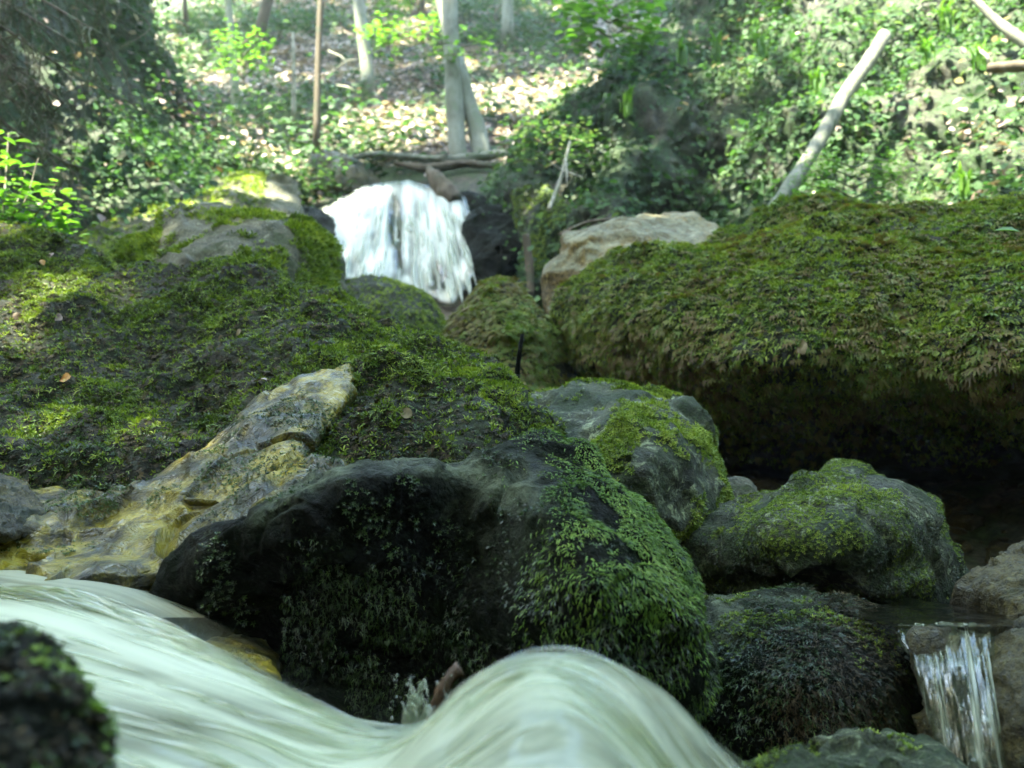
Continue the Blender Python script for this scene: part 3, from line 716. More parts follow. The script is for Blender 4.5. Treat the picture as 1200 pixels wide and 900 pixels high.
# --- pale boulder right of the waterfall ------------------------------------
B = body([(643, 345), (650, 312), (660, 292), (662, 275), (720, 267), (770, 254), (812, 251), (836, 262), (845, 285), (830, 340), (740, 400), (680, 400), (650, 370)],
         [(664, 280, 4.0), (700, 300, 3.85), (650, 340, 3.95), (735, 295, 3.72), (690, 350, 3.8), (760, 262, 4.3), (810, 256, 4.4), (830, 280, 4.1), (770, 300, 3.7)],
         R=.07, T=.8, c=(740, 325), p=7, step=3, amps=[(.03, 2, 3, False, 141), (0.022, 3.2, 1, 'facet', 441), (.03, 5, 3, True, 142), (.006, 25, 3, False, 143)])
o = c3 = solid('boulder', B, M['rock_pale'], 'bare pale boulder with a paler flat top and tan side, right of the waterfall', 'boulder', GB)

pale_and_glint(c3, B, 3 * sstep(.3, .6, B.N[:B.nfront, 2]))  # paler where the surface faces up
# --- huge overhanging boulder on the right ----------------------------------
RR = body([(648, 372), (662, 345), (690, 320), (740, 292), (790, 292), (830, 279), (870, 268), (900, 257), (960, 241), (1040, 242), (1100, 250), (1150, 240), (1250, 228), (1500, 245), (1560, 420), (1500, 640), (1200, 660), (1000, 630), (880, 610), (830, 560), (760, 500), (690, 450), (660, 410)],
         [(670, 360, 3.5), (700, 430, 3.4), (740, 300, 3.5), (780, 380, 2.95), (780, 450, 3.1), (850, 270, 3.5), (850, 360, 2.8), (840, 430, 2.75), (830, 500, 3.1), (960, 235, 3.4), (950, 300, 2.9), (960, 380, 2.62), (960, 440, 2.62), (960, 500, 2.95), (960, 540, 3.4), (960, 580, 3.8), (1080, 240, 3.2), (1080, 320, 2.7), (1080, 400, 2.5), (1090, 460, 2.55), (1090, 505, 2.85), (1090, 545, 3.3), (1100, 590, 3.7), (1200, 225, 3.1), (1200, 350, 2.45), (1200, 450, 2.4), (1200, 510, 2.7), (1200, 545, 3.1), (1200, 590, 3.5), (1450, 400, 2.5), (1450, 250, 2.9), (860, 560, 3.6)],
         R=.22, T=1.2, c=(1050, 420), p=9, step=3.2, amps=[(.035, 1.6, 3, False, 151), (0.025, 2.6, 1, 'facet', 451), (.06, 3.6, 4, True, 152), (.012, 16, 4, False, 153)])
r_rock = solid('boulder', RR, M['rock_moss'], 'huge overhanging boulder on the right, shaggy with olive and brown moss above a dark hollow', 'boulder', GB)
f2 = lambda pos, nr, px, py: sstep(545, 455, py + (px < 850) * (850 - px) * .35 + 45 * fbm(pos, 5, 3, 6)) * (px < 1700) * (1 - .85 * blob(px, py, 960, 440, 55, 28)) * (1 - .7 * blob(px, py, 1090, 265, 60, 14))
moss(r_rock, RR, M['moss_brown'], [dict(n=30000, mask=lambda pos, nr, px, py: f2(pos, nr, px, py) * np.clip(.25 + sstep(-.2, .25, fbm(pos, 3.2, 3, 37) + .4 * sstep(330, 430, py) - .15), 0, 1), tmpl=FAN, size=(.02, .048), jitter=.3, lift=.3, patch=5, seed=21, vbias=.02)], 'hanging_moss')
moss(r_rock, RR, M['moss_olive'], [
    dict(n=68000, mask=lambda pos, nr, px, py: f2(pos, nr, px, py) * np.clip(.25 + sstep(-.2, .25, fbm(pos, 3, 3, 39) + .2 * sstep(400, 300, py)), 0, 1), tmpl=TUFT, size=(.01, .026), jitter=.7, lift=.45, patch=4, seed=22, vbias=.16),
    dict(n=56000, mask=lambda pos, nr, px, py: f2(pos, nr, px, py), tmpl=BLADE, size=(.01, .034), jitter=.5, patch=6, seed=25, vbias=.08),
    dict(n=14000, mask=lambda pos, nr, px, py: f2(pos, nr, px, py), tmpl=FEATHER, size=(.014, .034), jitter=.5, patch=5, seed=23, vbias=.12)])
moss(r_rock, RR, M['moss_bright'], [dict(n=30000, mask=lambda pos, nr, px, py: f2(pos, nr, px, py) * np.clip(sstep(.1, .35, fbm(pos, 4, 3, 43)) + blob(px, py, 1160, 320, 70, 90) * .5 + .4 * sstep(320, 250, py), 0, 1), tmpl=TUFT, size=(.01, .026), jitter=.7, lift=.45, patch=6, seed=24, vbias=.1)])

# --- grey boulder in the middle ---------------------------------------------
B = body([(606, 480), (650, 460), (700, 444), (760, 452), (800, 470), (826, 502), (841, 545), (845, 580), (825, 608), (780, 625), (700, 610), (650, 560), (606, 510)],
         [(700, 450, 2.0), (640, 475, 1.95), (790, 470, 2.0), (690, 500, 1.8), (770, 530, 1.72), (830, 560, 1.85), (740, 590, 1.7), (650, 530, 1.8)],
         R=.09, T=.5, c=(735, 540), p=6, step=2.6, amps=[(.03, 3, 3, False, 161), (0.024, 6, 1, 'facet', 461), (.022, 7, 4, True, 162), (.005, 32, 4, False, 163)])
o = solid('boulder', B, M['rock_grey'], 'squat grey lichen-marked boulder half covered by thin moss, behind the centre boulder', 'boulder', GB)
moss(o, B, M['moss_olive'], [dict(n=26000, mask=lambda pos, nr, px, py: np.clip(sstep(-.1, .3, fbm(pos, 8, 4, 5) + .3 * blob(px, py, 740, 505, 50, 40) + .4 * blob(px, py, 830, 545, 25, 60) - .08), 0, 1), tmpl=TUFT, size=(.005, .014), patch=10, seed=31, vbias=.1)])
B = body([(600, 470), (622, 460), (650, 457), (672, 463), (680, 480), (640, 495), (605, 490)], [(620, 465, 2.5), (660, 465, 2.5), (640, 480, 2.35)], R=.05, T=.25, p=5, step=3, amps=relief(.15, 3))
o = solid('stone', B, M['rock_face'], 'small flat stone wedged behind the squat grey boulder', 'stone')
moss(o, B, M['moss_olive'], [dict(n=900, mask=lambda pos, nr, px, py: .4 + 0 * px, tmpl=TUFT, size=(.006, .014), seed=33)])
B = body([(808, 612), (825, 585), (846, 562), (868, 560), (888, 578), (892, 600), (870, 625), (820, 640)], [(850, 568, 2.1), (850, 600, 1.98), (880, 590, 2.05), (820, 610, 2.0)], R=.06, T=.3, p=4, step=3, amps=relief(.18, 4))
solid('stone', B, M['rock_face'], 'small smooth yellowish-grey stone wedged at the edge of the dark hollow', 'stone')

# --- boulder in front of the hollow -----------------------------------------
B = body([(778, 618), (830, 600), (880, 588), (932, 574), (970, 553), (998, 547), (1040, 560), (1090, 585), (1112, 602), (1128, 640), (1142, 675), (1125, 712), (1085, 735), (900, 745), (830, 700), (795, 660)],
         [(995, 553, 1.82), (880, 594, 1.75), (800, 622, 1.75), (900, 620, 1.55), (1000, 600, 1.55), (1080, 610, 1.6), (1130, 660, 1.7), (1000, 650, 1.5), (900, 670, 1.62), (1050, 690, 1.62), (950, 720, 1.78), (850, 680, 1.7)],
         R=.08, T=.45, c=(975, 650), p=7, step=2.6, amps=[(.022, 4, 3, False, 171), (0.02, 6, 1, 'facet', 471), (.018, 8, 4, True, 172), (.005, 34, 4, False, 173)])
o = solid('boulder', B, M['rock_grey'], 'angular peaked boulder dusted with green moss, right of centre before the dark hollow', 'boulder', GB)
moss(o, B, M['moss_olive'], [dict(n=26000, mask=lambda pos, nr, px, py: np.clip(sstep(-.15, .3, fbm(pos, 9, 4, 6) + .15 * sstep(660, 590, py)) * sstep(720, 640, py), 0, 1), tmpl=TUFT, size=(.004, .007), patch=10, seed=34, vbias=.06)])
moss(o, B, M['moss_dark'], [dict(n=12000, mask=lambda pos, nr, px, py: sstep(-.1, .2, fbm(pos, 10, 3, 8)) * sstep(590, 640, py), tmpl=TUFT, size=(.004, .007), seed=35)])

# --- dark round boulder at lower right --------------------------------------
B = body([(815, 735), (826, 705), (850, 697), (875, 694), (925, 693), (985, 705), (1040, 724), (1075, 750), (1095, 795), (1105, 850), (1090, 900), (1000, 910), (850, 890), (820, 830)],
         [(850, 702, 1.38), (925, 698, 1.4), (1040, 730, 1.36), (850, 760, 1.25), (950, 760, 1.2), (1040, 790, 1.2), (950, 840, 1.16), (860, 840, 1.2), (1060, 860, 1.2)],
         R=.08, T=.35, c=(955, 800), p=6, step=2.4, amps=[(.015, 5, 3, False, 181), (0.012, 10, 1, 'facet', 481), (.012, 10, 4, True, 182), (.004, 40, 4, False, 183)])
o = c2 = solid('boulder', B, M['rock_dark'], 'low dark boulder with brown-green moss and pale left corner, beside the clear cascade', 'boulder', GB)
_x, _y = proj(B.V[:B.nfront]); pale_and_glint(c2, B, 1.4 * blob(_x, _y, 846, 720, 26, 34) + .6 * blob(_x, _y, 1060, 840, 40, 30) + .5 * blob(_x, _y, 930, 702, 80, 10))  # paler left corner, top edge and lower right patch
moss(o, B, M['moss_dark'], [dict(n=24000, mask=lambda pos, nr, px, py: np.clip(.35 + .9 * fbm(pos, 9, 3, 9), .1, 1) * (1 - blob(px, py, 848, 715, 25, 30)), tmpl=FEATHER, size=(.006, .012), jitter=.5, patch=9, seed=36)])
moss(o, B, M['peat'], [dict(n=14000, mask=lambda pos, nr, px, py: np.clip(.5 + fbm(pos, 8, 3, 10), 0, 1) * sstep(870, 930, px), tmpl=FEATHER, size=(.006, .013), jitter=.4, seed=37)], 'dead_growth')
moss(o, B, M['moss_olive'], [dict(n=7000, mask=lambda pos, nr, px, py: sstep(.05, .3, fbm(pos, 12, 3, 11)) * sstep(800, 720, py), tmpl=TUFT, size=(.004, .009), patch=9, seed=38)])

# --- stones at the right edge ------------------------------------------------
B = body([(1120, 712), (1128, 690), (1145, 674), (1172, 655), (1202, 634), (1300, 600), (1330, 720), (1250, 760), (1160, 750), (1124, 732)],
         [(1135, 690, 1.45), (1190, 645, 1.5), (1180, 690, 1.36), (1260, 680, 1.3), (1150, 725, 1.42)], R=.06, T=.35, c=(1205, 700), p=6, step=3, amps=relief(.2, 5))
solid('stone', B, M['rock_brown'], 'brown wet stone rising from the little pool at the right edge', 'stone')
B = body([(1160, 790), (1168, 758), (1188, 735), (1235, 718), (1340, 720), (1340, 1000), (1190, 1000), (1170, 900)],
         [(1175, 780, 1.12), (1220, 740, 1.14), (1230, 820, 1.02), (1190, 900, 1.05), (1300, 900, 1.0)], R=.06, T=.4, c=(1250, 860), p=6, step=3, amps=relief(.25, 6))
solid('stone', B, M['rock_brown'], 'dark brown wet rock at the lower right edge beside the clear cascade', 'stone')
B = body([(850, 920), (890, 900), (940, 878), (975, 862), (1030, 856), (1080, 870), (1125, 900), (1160, 960), (1000, 1000), (840, 960)],
         [(1030, 850, 1.02), (940, 870, 1.0), (1000, 890, .92), (1090, 890, .96), (900, 920, .9), (1050, 940, .88)], R=.05, T=.3, c=(1000, 920), p=6, step=2.6, amps=[(.012, 6, 3, False, 191), (0.02, 14, 1, 'facet', 491), (.012, 12, 4, True, 192), (.004, 42, 3, True, 193)])
o = solid('stone', B, M['rock_grey'], 'low wet greenish stone at the bottom edge below the dark mossy boulder', 'stone')
moss(o, B, M['moss_olive'], [dict(n=5000, mask=lambda pos, nr, px, py: sstep(-.1, .25, fbm(pos, 14, 3, 12)), tmpl=TUFT, size=(.004, .009), patch=10, seed=39)])

# --- close stone at lower left, small wet stones -------------------------------
B = body([(-90, 735), (-20, 740), (25, 748), (60, 770), (92, 800), (108, 848), (118, 900), (120, 980), (-90, 1000)],
         [(0, 750, .56), (60, 780, .53), (40, 850, .47), (100, 880, .5), (-40, 850, .46), (60, 940, .46)], R=.035, T=.16, c=(10, 880), p=6, step=3, amps=relief(.14, 7))
o = solid('stone', B, M['rock_dark'], 'close dark stone speckled with moss at the lower left corner beside the white water', 'stone')
moss(o, B, M['moss_dark'], [dict(n=2200, mask=lambda pos, nr, px, py: np.clip(.3 + fbm(pos, 26, 3, 9), 0, 1), tmpl=TUFT, size=(.003, .008), seed=41, vbias=-.1)])
moss(o, B, M['moss_bright'], [dict(n=700, mask=lambda pos, nr, px, py: sstep(.1, .3, fbm(pos, 30, 2, 19)), tmpl=TUFT, size=(.004, .009), seed=42, vbias=.2)])
moss(o, B, M['peat'], [dict(n=2500, mask=lambda pos, nr, px, py: np.clip(.5 + fbm(pos, 24, 3, 29), 0, 1), tmpl=FAN, size=(.003, .008), seed=43)], 'dead_growth')
B = body([(232, 770), (250, 752), (275, 746), (305, 750), (326, 768), (322, 800), (290, 820), (250, 800)], [(270, 755, 1.2), (280, 780, 1.1), (310, 780, 1.13)], R=.04, T=.15, p=5, step=2, amps=[(.008, 12, 3, True, 201), (.004, 40, 3, True, 202)])
solid('stone', B, M['rock_gold_sheen'], 'small glistening wet stone between the white stream and the dark centre boulder', 'stone')
B = body([(-80, 575), (-20, 562), (8, 560), (32, 572), (55, 602), (42, 622), (0, 632), (-80, 630)], [(0, 568, 1.5), (0, 600, 1.4), (45, 605, 1.46)], R=.05, T=.2, p=5, step=3, amps=relief(.14, 8))
solid('stone', B, M['rock_brown'], 'dark brown rounded stone at the left edge on the wet ledge', 'stone')

# ------------------------------------------------------------------ waterfall and the rock round it
B = body([(330, 265), (375, 238), (440, 222), (510, 226), (560, 238), (600, 250), (625, 290), (632, 350), (600, 420), (480, 430), (380, 380), (335, 310)],
         [(380, 255, 8.0), (350, 300, 7.6), (440, 228, 8.2), (460, 270, 7.75), (430, 310, 7.3), (470, 340, 7.3), (510, 240, 8.1), (530, 300, 7.5), (520, 360, 7.2), (580, 260, 7.6), (590, 310, 7.25), (610, 350, 7.2)],
         R=.25, T=1.3, c=(480, 320), p=7, step=3, amps=[(.06, 1.6, 3, True, 211), (.08, 2.0, 1, 'facet', 511), (.06, 4, 4, True, 212), (.02, 12, 3, False, 213)])
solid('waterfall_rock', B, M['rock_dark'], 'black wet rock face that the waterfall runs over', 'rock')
B = body([(546, 262), (560, 246), (585, 242), (604, 256), (617, 285), (620, 325), (610, 352), (570, 352), (552, 320)],
         [(580, 248, 7.4), (560, 280, 7.1), (590, 290, 6.95), (610, 320, 7.1), (580, 340, 6.9)], R=.2, T=.8, p=5, step=2.5, amps=relief(.7, 9))
solid('boulder', B, M['rock_dark'], 'dark wet block standing against the right side of the waterfall', 'boulder', GB)
B = body([(360, 190), (372, 181), (395, 180), (425, 192), (446, 214), (440, 226), (410, 228), (372, 222)], [(390, 184, 8.7), (400, 205, 8.4), (440, 216, 8.6), (370, 210, 8.6)], R=.2, T=.7, p=4, step=2.5, amps=relief(.6, 10))
solid('boulder', B, M['rock_brown'], 'brown boulder at the lip of the waterfall, below the hillside', 'boulder', GB)
B = body([(95, 300), (110, 278), (150, 250), (225, 226), (290, 206), (330, 208), (352, 224), (350, 250), (330, 275), (240, 330), (110, 330)],
         [(120, 285, 5.0), (200, 245, 6.0), (300, 215, 6.8), (340, 235, 6.6), (300, 250, 6.0), (220, 280, 5.2), (180, 310, 4.6)], R=.18, T=.7, c=(235, 265), p=6, step=3, amps=relief(.8, 11))
o = solid('boulder', B, M['rock_face'], 'long flat rock slab with thin green moss, between the left bank and the waterfall', 'boulder', GB)
moss(o, B, M['moss_olive'], [dict(n=12000, mask=lambda pos, nr, px, py: np.clip(.6 + .9 * fbm(pos, 2.5, 3, 9), 0, 1) * (px < 310), tmpl=TUFT, size=(.015, .045), seed=44, patch=3, vbias=.1)])
B = body([(318, 262), (335, 246), (365, 242), (385, 252), (392, 275), (370, 292), (325, 285)], [(350, 250, 7.0), (350, 270, 6.7), (385, 265, 6.9)], R=.12, T=.5, p=4, step=2.5, amps=relief(.4, 12))
solid('boulder', B, M['rock_dark'], 'dark wet ledge stone at the left foot of the waterfall', 'boulder', GB)
B = body([(612, 330), (605, 260), (600, 225), (640, 215), (668, 250), (672, 300), (660, 360), (630, 365)], [(615, 300, 7.0), (640, 250, 6.8), (650, 310, 6.7)], R=.2, T=.8, p=5, step=3, amps=relief(.6, 13))
o = solid('boulder', B, M['bank'], 'tall earthy block under the leafy right bank, beside the waterfall', 'boulder', GB)
moss(o, B, M['moss_olive'], [dict(n=5000, mask=lambda pos, nr, px, py: np.clip(.5 + fbm(pos, 4, 3, 9), 0, 1), tmpl=TUFT, size=(.015, .04), seed=45)])

def water_attr(o, foam, opac):
    for k, a in (('v', foam), ('opacity', opac)):
        if k in o.data.attributes: o.data.attributes.remove(o.data.attributes[k])
        at = o.data.attributes.new(k, 'FLOAT', 'POINT'); at.data.foreach_set('value', np.clip(a, 0, 1).astype(np.float32))

# waterfall: a thin sheet of white water with gaps, plus falling strands
WF_OUT = [(362, 268), (392, 244), (440, 223), (480, 219), (512, 226), (547, 240), (558, 285), (556, 330), (532, 364), (500, 352), (455, 336), (400, 334), (388, 305)]
WF_CT = [(380, 262, 7.72), (440, 226, 8.0), (480, 222, 8.05), (512, 230, 7.95), (552, 242, 7.85), (400, 300, 7.2), (470, 280, 7.55), (440, 320, 7.05), (530, 300, 7.3), (550, 330, 7.0), (520, 355, 6.95), (470, 335, 7.05)]
B = body(WF_OUT, WF_CT, R=.12, T=.0, c=(470, 290), p=8, step=1.6, sheet=True)
tps_wf = TPS(WF_CT)
def wf_u(px, py):                    # fan of falling lines from above the lip
    return np.arctan2(px - 475, py + 20) * 260
def wf_foam(px, py):
    u = wf_u(px, py)
    q = np.c_[u * .11, py * .012, 0 * u]
    f = .5 + .6 * fbm(q, 1.0, 3, 301, .6) + .55 * fbm(np.c_[u * .1, py * .05, 0 * u], 1, 2, 302, .5)
    dark = blob(px, py, 467, 266, 6, 30) * 1.1 + blob(px, py, 472, 315, 8, 30) * .6 + blob(px, py, 525, 325, 18, 30) * .35
    return f + .22 - 1.4 * dark, u
f, u = wf_foam(B.px, B.py)
B.V = B.V + B.N * (.03 * (f - .5))[:, None]; B.V[:, 1] -= .14
o = make_mesh('waterfall', B.V, [B.F4, B.F3], M['fall']); tag(o, kind='structure')
water_attr(o, .25 + f * .8, sstep(-.15, .75, f) * (1 - sstep(.86, 1.0, B.S) * .9))
mb = MB(); n = 220
for k in range(n):
    px0 = 385 + 168 * rng.random(); top = np.interp(px0, [375, 400, 440, 480, 512, 556], [262, 243, 226, 222, 229, 241])
    if 455 < px0 < 473 and rng.random() < .8: continue
    py0 = top + 3 + rng.random() * 95; py1 = min(py0 + 8 + 30 * rng.random(), np.interp(px0, [385, 400, 455, 500, 532, 556], [300, 332, 334, 350, 362, 335]))
    if py1 < py0 + 6: continue
    tt = np.linspace(0, 1, 6); uu = wf_u(px0, py0) / 260
    pyy = py0 + (py1 - py0) * tt; pxx = 475 + np.tan(uu) * (pyy + 20)
    D = tps_wf(pxx, pyy) - .16 - .08 * rng.random()
    pts = P(pxx, pyy, D); wd = (.005 + .02 * rng.random() ** 2) * np.sin(np.pi * (.08 + .84 * tt))
    v, fc = tube(pts, wd, 5); mb.add(v, fc, .6 + .4 * rng.random())
o = mb.build('waterfall_strands', M['fall']); tag(o, kind='structure')
water_attr(o, np.concatenate(mb.a), np.full(mb.n, .32))

# ------------------------------------------------------------------ the white stream in front
ST_CT = [(-160, 684, 1.2), (0, 686, 1.18), (100, 694, 1.13), (200, 736, 1.04), (300, 792, .95), (380, 841, .86), (440, 868, .8), (468, 872, .77),
         (500, 850, .745), (535, 812, .72), (565, 797, .715), (595, 784, .705), (632, 780, .7), (675, 784, .71), (740, 800, .73), (800, 836, .75), (860, 880, .78), (920, 925, .8),
         (-160, 800, .85), (0, 800, .84), (150, 820, .8), (300, 880, .72), (440, 925, .68), (520, 880, .66), (560, 905, .6), (620, 850, .62), (690, 850, .63), (620, 930, .54), (720, 870, .64), (820, 940, .7)]
wp = [tuple(P(*q)) for q in ST_CT] + [(0, .95, .25), (.1, 1.0, .23), (.2, .97, .22), (.3, 1.0, .2), (-.12, 1.05, .25), (-.28, 1.14, .31), (-.6, 1.38, .42), (-1.1, 1.42, .43), (-1.1, .4, .33), (-.4, .3, .27), (.2, .3, .25), (.6, .5, .2), (.6, .9, .2)]
st_t = TPS([(x * 100, y * 100, z) for x, y, z in wp], 2e-4)
xs = np.linspace(-1.15, .5, 420); ys = np.linspace(.3, 1.4, 300); X, Y = np.meshgrid(xs, ys)
X, Y = X.ravel(), Y.ravel()
Z = np.concatenate([st_t(X[i:i + 20000] * 100, Y[i:i + 20000] * 100) for i in range(0, len(X), 20000)])
V = np.c_[X, Y, Z]
def st_noise(X, Y):
    # the left chute runs towards the viewer and right; over the hidden stone the water spreads in a fan
    wq = fbm(np.c_[X, Y, 0 * X], 3, 3, 344)
    ul = .05 * wq + (Y - 1.1) + .55 * (X + .6) - .25 * (X + .6) ** 2; vl = X - .5 * Y
    la = .6 * fbm(np.c_[ul * 16, vl * 1.6, 0 * X], 1, 4, 311, .55) + .42 * fbm(np.c_[ul * 70, vl * 3, 0 * X + 5], 1, 3, 312, .7)
    wq = fbm(np.c_[X, Y, 0 * X], 4, 3, 345); th = (Y + 1.5 * (X - .02) ** 2) * 3.2 + .16 * wq; rr = X * .9
    hu = .5 * fbm(np.c_[th * 4.5, rr * 3.5, 0 * X + 9], 1, 4, 313, .55) + .5 * fbm(np.c_[th * 24, rr * 6, 0 * X + 3], 1, 4, 314, .75)
    wgt = sstep(-.2, -.06, X)
    return la * (1 - wgt) + hu * wgt, wgt
sn, wg = st_noise(X, Y)
V[:, 2] += .0025 * sn + .011 * fbm(V, 11, 3, 346) * sstep(-.3, .0, X)
px_, py_ = proj(V)
foam = np.clip(.76 + .58 * sn + .25 * fbm(np.c_[X, Y, 0 * X], 5, 2, 340) - .12 * wg - .25 * blob(px_, py_, 170, 742, 50, 12) - .22 * blob(px_, py_, 200, 850, 70, 14) - .3 * sstep(700, 860, px_) , 0, 1)
hid = sstep(.36, .27, Z) * sstep(.8, .95, Y)
op = np.clip(.8 + .5 * fbm(np.c_[X * 6, Y * 12, 0 * X], 1, 3, 348) - .9 * hid - .45 * sstep(740, 880, px_) + sn * .9, 0.05, 1)
ex, ey = zip(*sorted([(p[0], p[1]) for p in wp[:18]]))
edge = np.interp(X, ex, ey) + .045 * fbm(np.c_[X * 14, Y * 5, 0 * X], 1, 3, 347)
soft = sstep(edge + .055, edge - .02, Y) * (1 - .0 * X) + .12
soft = np.where(X < -.42, np.maximum(soft, .55), soft)
op = np.clip(op * soft, 0.03, 1)
o = make_mesh('stream_water', V, grid_faces(300, 420, False), M['foam']); tag(o, kind='structure'); water_attr(o, foam * (1 - .6 * hid), op)

mb = MB()
for k in range(620):
    if k < 240:                                    # along the torn far edge of the water
        x = rng.uniform(-.75, .4); y = np.interp(x, ex, ey) + rng.normal() * .02 - .03
    else:
        x, y = rng.uniform(-.85, .4), rng.uniform(.55, 1.1)
        if y > np.interp(x, ex, ey): continue
    pts = []
    for q in range(int(rng.integers(6, 18))):
        pts.append((x, y)); wg_ = sstep(-.2, -.06, x)
        sl_ = -((.55 - .5 * (x + .6)) * (1 - wg_) + 3 * (x - .02) * wg_); d_ = np.array([1, sl_]) / math.hypot(1, sl_)
        x, y = x + .013 * d_[0], y + .013 * d_[1]
    pts = np.array(pts); n_ = len(pts); z = st_t(pts[:, 0] * 100, pts[:, 1] * 100)
    h = np.sin(np.pi * np.linspace(0, 1, n_)) * (.002 + .007 * rng.random() ** 3) - .001
    v, f = tube(np.c_[pts, z + h], (.0008 + .0028 * rng.random() ** 2) * np.sin(np.pi * np.linspace(.06, .94, n_)), 5); mb.add(v, f, .35 + .65 * rng.random())
o = mb.build('stream_spray', M['foam']); tag(o, kind='structure'); water_attr(o, np.concatenate(mb.a), np.full(mb.n, .12))

# clear spout of water beside the hump, and the brown stick in it
mb = MB()
for k in range(24):
    x0, x1 = 466 + 30 * rng.random(), 466 + 34 * rng.random(); yt = 794 + 40 * rng.random() ** .7; D0 = .86 + .06 * rng.random()
    q = smooth_line(P([x0, (x0 + x1) / 2, x1 + 3, x1 + 8], [872, (872 + yt) / 2, yt, yt + 6 + 10 * rng.random()], [D0, D0, D0 - .01, D0 - .015]), 12)
    v, f = tube(q, (.001 + .0026 * rng.random() ** 2) * (.35 + np.sin(np.pi * np.linspace(.05, .97, 12))), 6, .5, k); mb.add(v, f, .35 + .5 * rng.random())
for k in range(70):
    c = P(455 + 75 * rng.random(), 790 + 70 * rng.random(), .85 + .08 * rng.random()); r = .0006 + .0016 * rng.random() ** 3
    v, f = tube([c - [0, 0, r], c - [0, 0, .6 * r], c, c + [0, 0, .6 * r], c + [0, 0, r]], [r * .2, r * .8, r, r * .8, r * .2], 6); mb.add(v, f, .9)
o = mb.build('splash_water', M['foam']); tag(o, kind='structure'); water_attr(o, np.concatenate(mb.a), np.full(mb.n, .14))
pts = smooth_line(P([500, 515, 530, 540], [850, 815, 792, 784], [.93, .92, .92, .92]), 14)
v, f = tube(pts, np.linspace(.0045, .0075, 14), 6, .5, 5)
tag(make_mesh('stick', v, f, M['wet_wood']), 'wet brown broken stick poking out of the white water before the centre boulder', 'stick')

# pool and clear cascade at the right
zp = float(P(1110, 735, 1.16)[2])
B = body([(1050, 733), (1075, 726), (1120, 722), (1170, 722), (1185, 740), (1150, 742), (1100, 742), (1060, 740)], [(1100, 730, 1.3), (1150, 730, 1.3)], sheet=True)
x0, x1 = P(1052, 735, 1.2)[0], P(1185, 735, 1.2)[0]
xs = np.linspace(x0 - .02, x1 + .05, 40); ys = np.linspace(1.17, 1.75, 60); X, Y = np.meshgrid(xs, ys)
pv = np.c_[X.ravel(), Y.ravel(), zp + .002 * fbm(np.c_[X.ravel(), Y.ravel(), 0 * X.ravel()], 30, 3, 5)]
tag(make_mesh('pool_water', pv, grid_faces(60, 40, False), M['pool']), kind='structure')
CC = [(1062, 738, 1.17), (1110, 738, 1.17), (1165, 740, 1.17), (1080, 770, 1.12), (1120, 770, 1.11), (1160, 780, 1.12), (1110, 850, 1.07), (1160, 850, 1.06), (1150, 950, 1.04)]
B = body([(1050, 735), (1085, 731), (1120, 730), (1162, 735), (1168, 790), (1176, 850), (1184, 960), (1116, 960), (1098, 880), (1080, 815), (1066, 770)], CC, R=.02, T=.02, c=(1128, 830), p=8, step=1.6)
u = (B.px - 1110 - (B.py[:] - 740) * .16)
st = fbm(np.c_[u * .1, B.py * .006, 0 * u], 1, 4, 331, .6)
full = np.zeros(len(B.V)); full[:B.nfront] = st
B.V = B.V + B.N * (.006 * full)[:, None]
o = solid('cascade_water', B, M['foam']); tag(o, kind='structure')
fa = np.zeros(len(B.V)); fa[:B.nfront] = fbm(np.c_[u * .16, B.py * .007, 0 * u], 1, 4, 333, .65)
ed = np.zeros(len(B.V)); ed[:B.nfront] = sstep(.93, .99, B.S)
water_attr(o, .25 + 1.1 * fa + .3 * ed, np.where(np.arange(len(B.V)) < B.nfront, .1 + 1.25 * np.clip(fa, 0, 1) + .12 * ed, .02))
B = body([(1068, 750), (1086, 741), (1130, 741), (1175, 746), (1190, 960), (1110, 980), (1088, 860)], [(1110, 745, 1.3), (1120, 800, 1.25), (1140, 900, 1.2)], R=.03, T=.35, p=6, step=3, amps=relief(.2, 14))
solid('rock_step', B, M['rock_brown'], 'brown rock step under the clear cascade at lower right', 'rock')
# ------------------------------------------------------------------ sun flecks: gaps cut in the crowns where sun should land
for a in [(465, 140, 10.3, .9), (430, 150, 9.9, .7), (500, 125, 10.8, .7), (600, 105, 12, .9), (650, 95, 12.5, .8), (690, 75, 12.5, .7), (570, 115, 11.4, .45), (470, 20, 15, .4), (455, 130, 10.4, .7), (400, 165, 9.6, .4),
          (225, 135, 7.4, .35), (262, 165, 7.4, .4), (290, 180, 7.5, .35), (320, 175, 8.2, .35), (285, 60, 11, .5), (480, 45, 10, .5), (540, 45, 9.6, .4),
          (20, 205, 3.2, .2), (60, 235, 3.2, .13), (300, 210, 6.7, .25), (430, 245, 7.8, .25), (425, 70, 12, .25), (440, 150, 10.2, .7), (520, 120, 11, .6), (630, 100, 12.3, .6), (670, 85, 12.5, .5),
          (540, 130, 10, .25), (630, 200, 7, .22), (690, 160, 7, .25), (330, 150, 9.0, .3), (960, 20, 6.0, .25), (1060, 150, 5.6, .2), (850, 110, 6.6, .22)]:
    spot(*a)
SP_C = np.array([s[0] for s in SUNSPOTS]); SP_R = np.array([s[1] for s in SUNSPOTS])

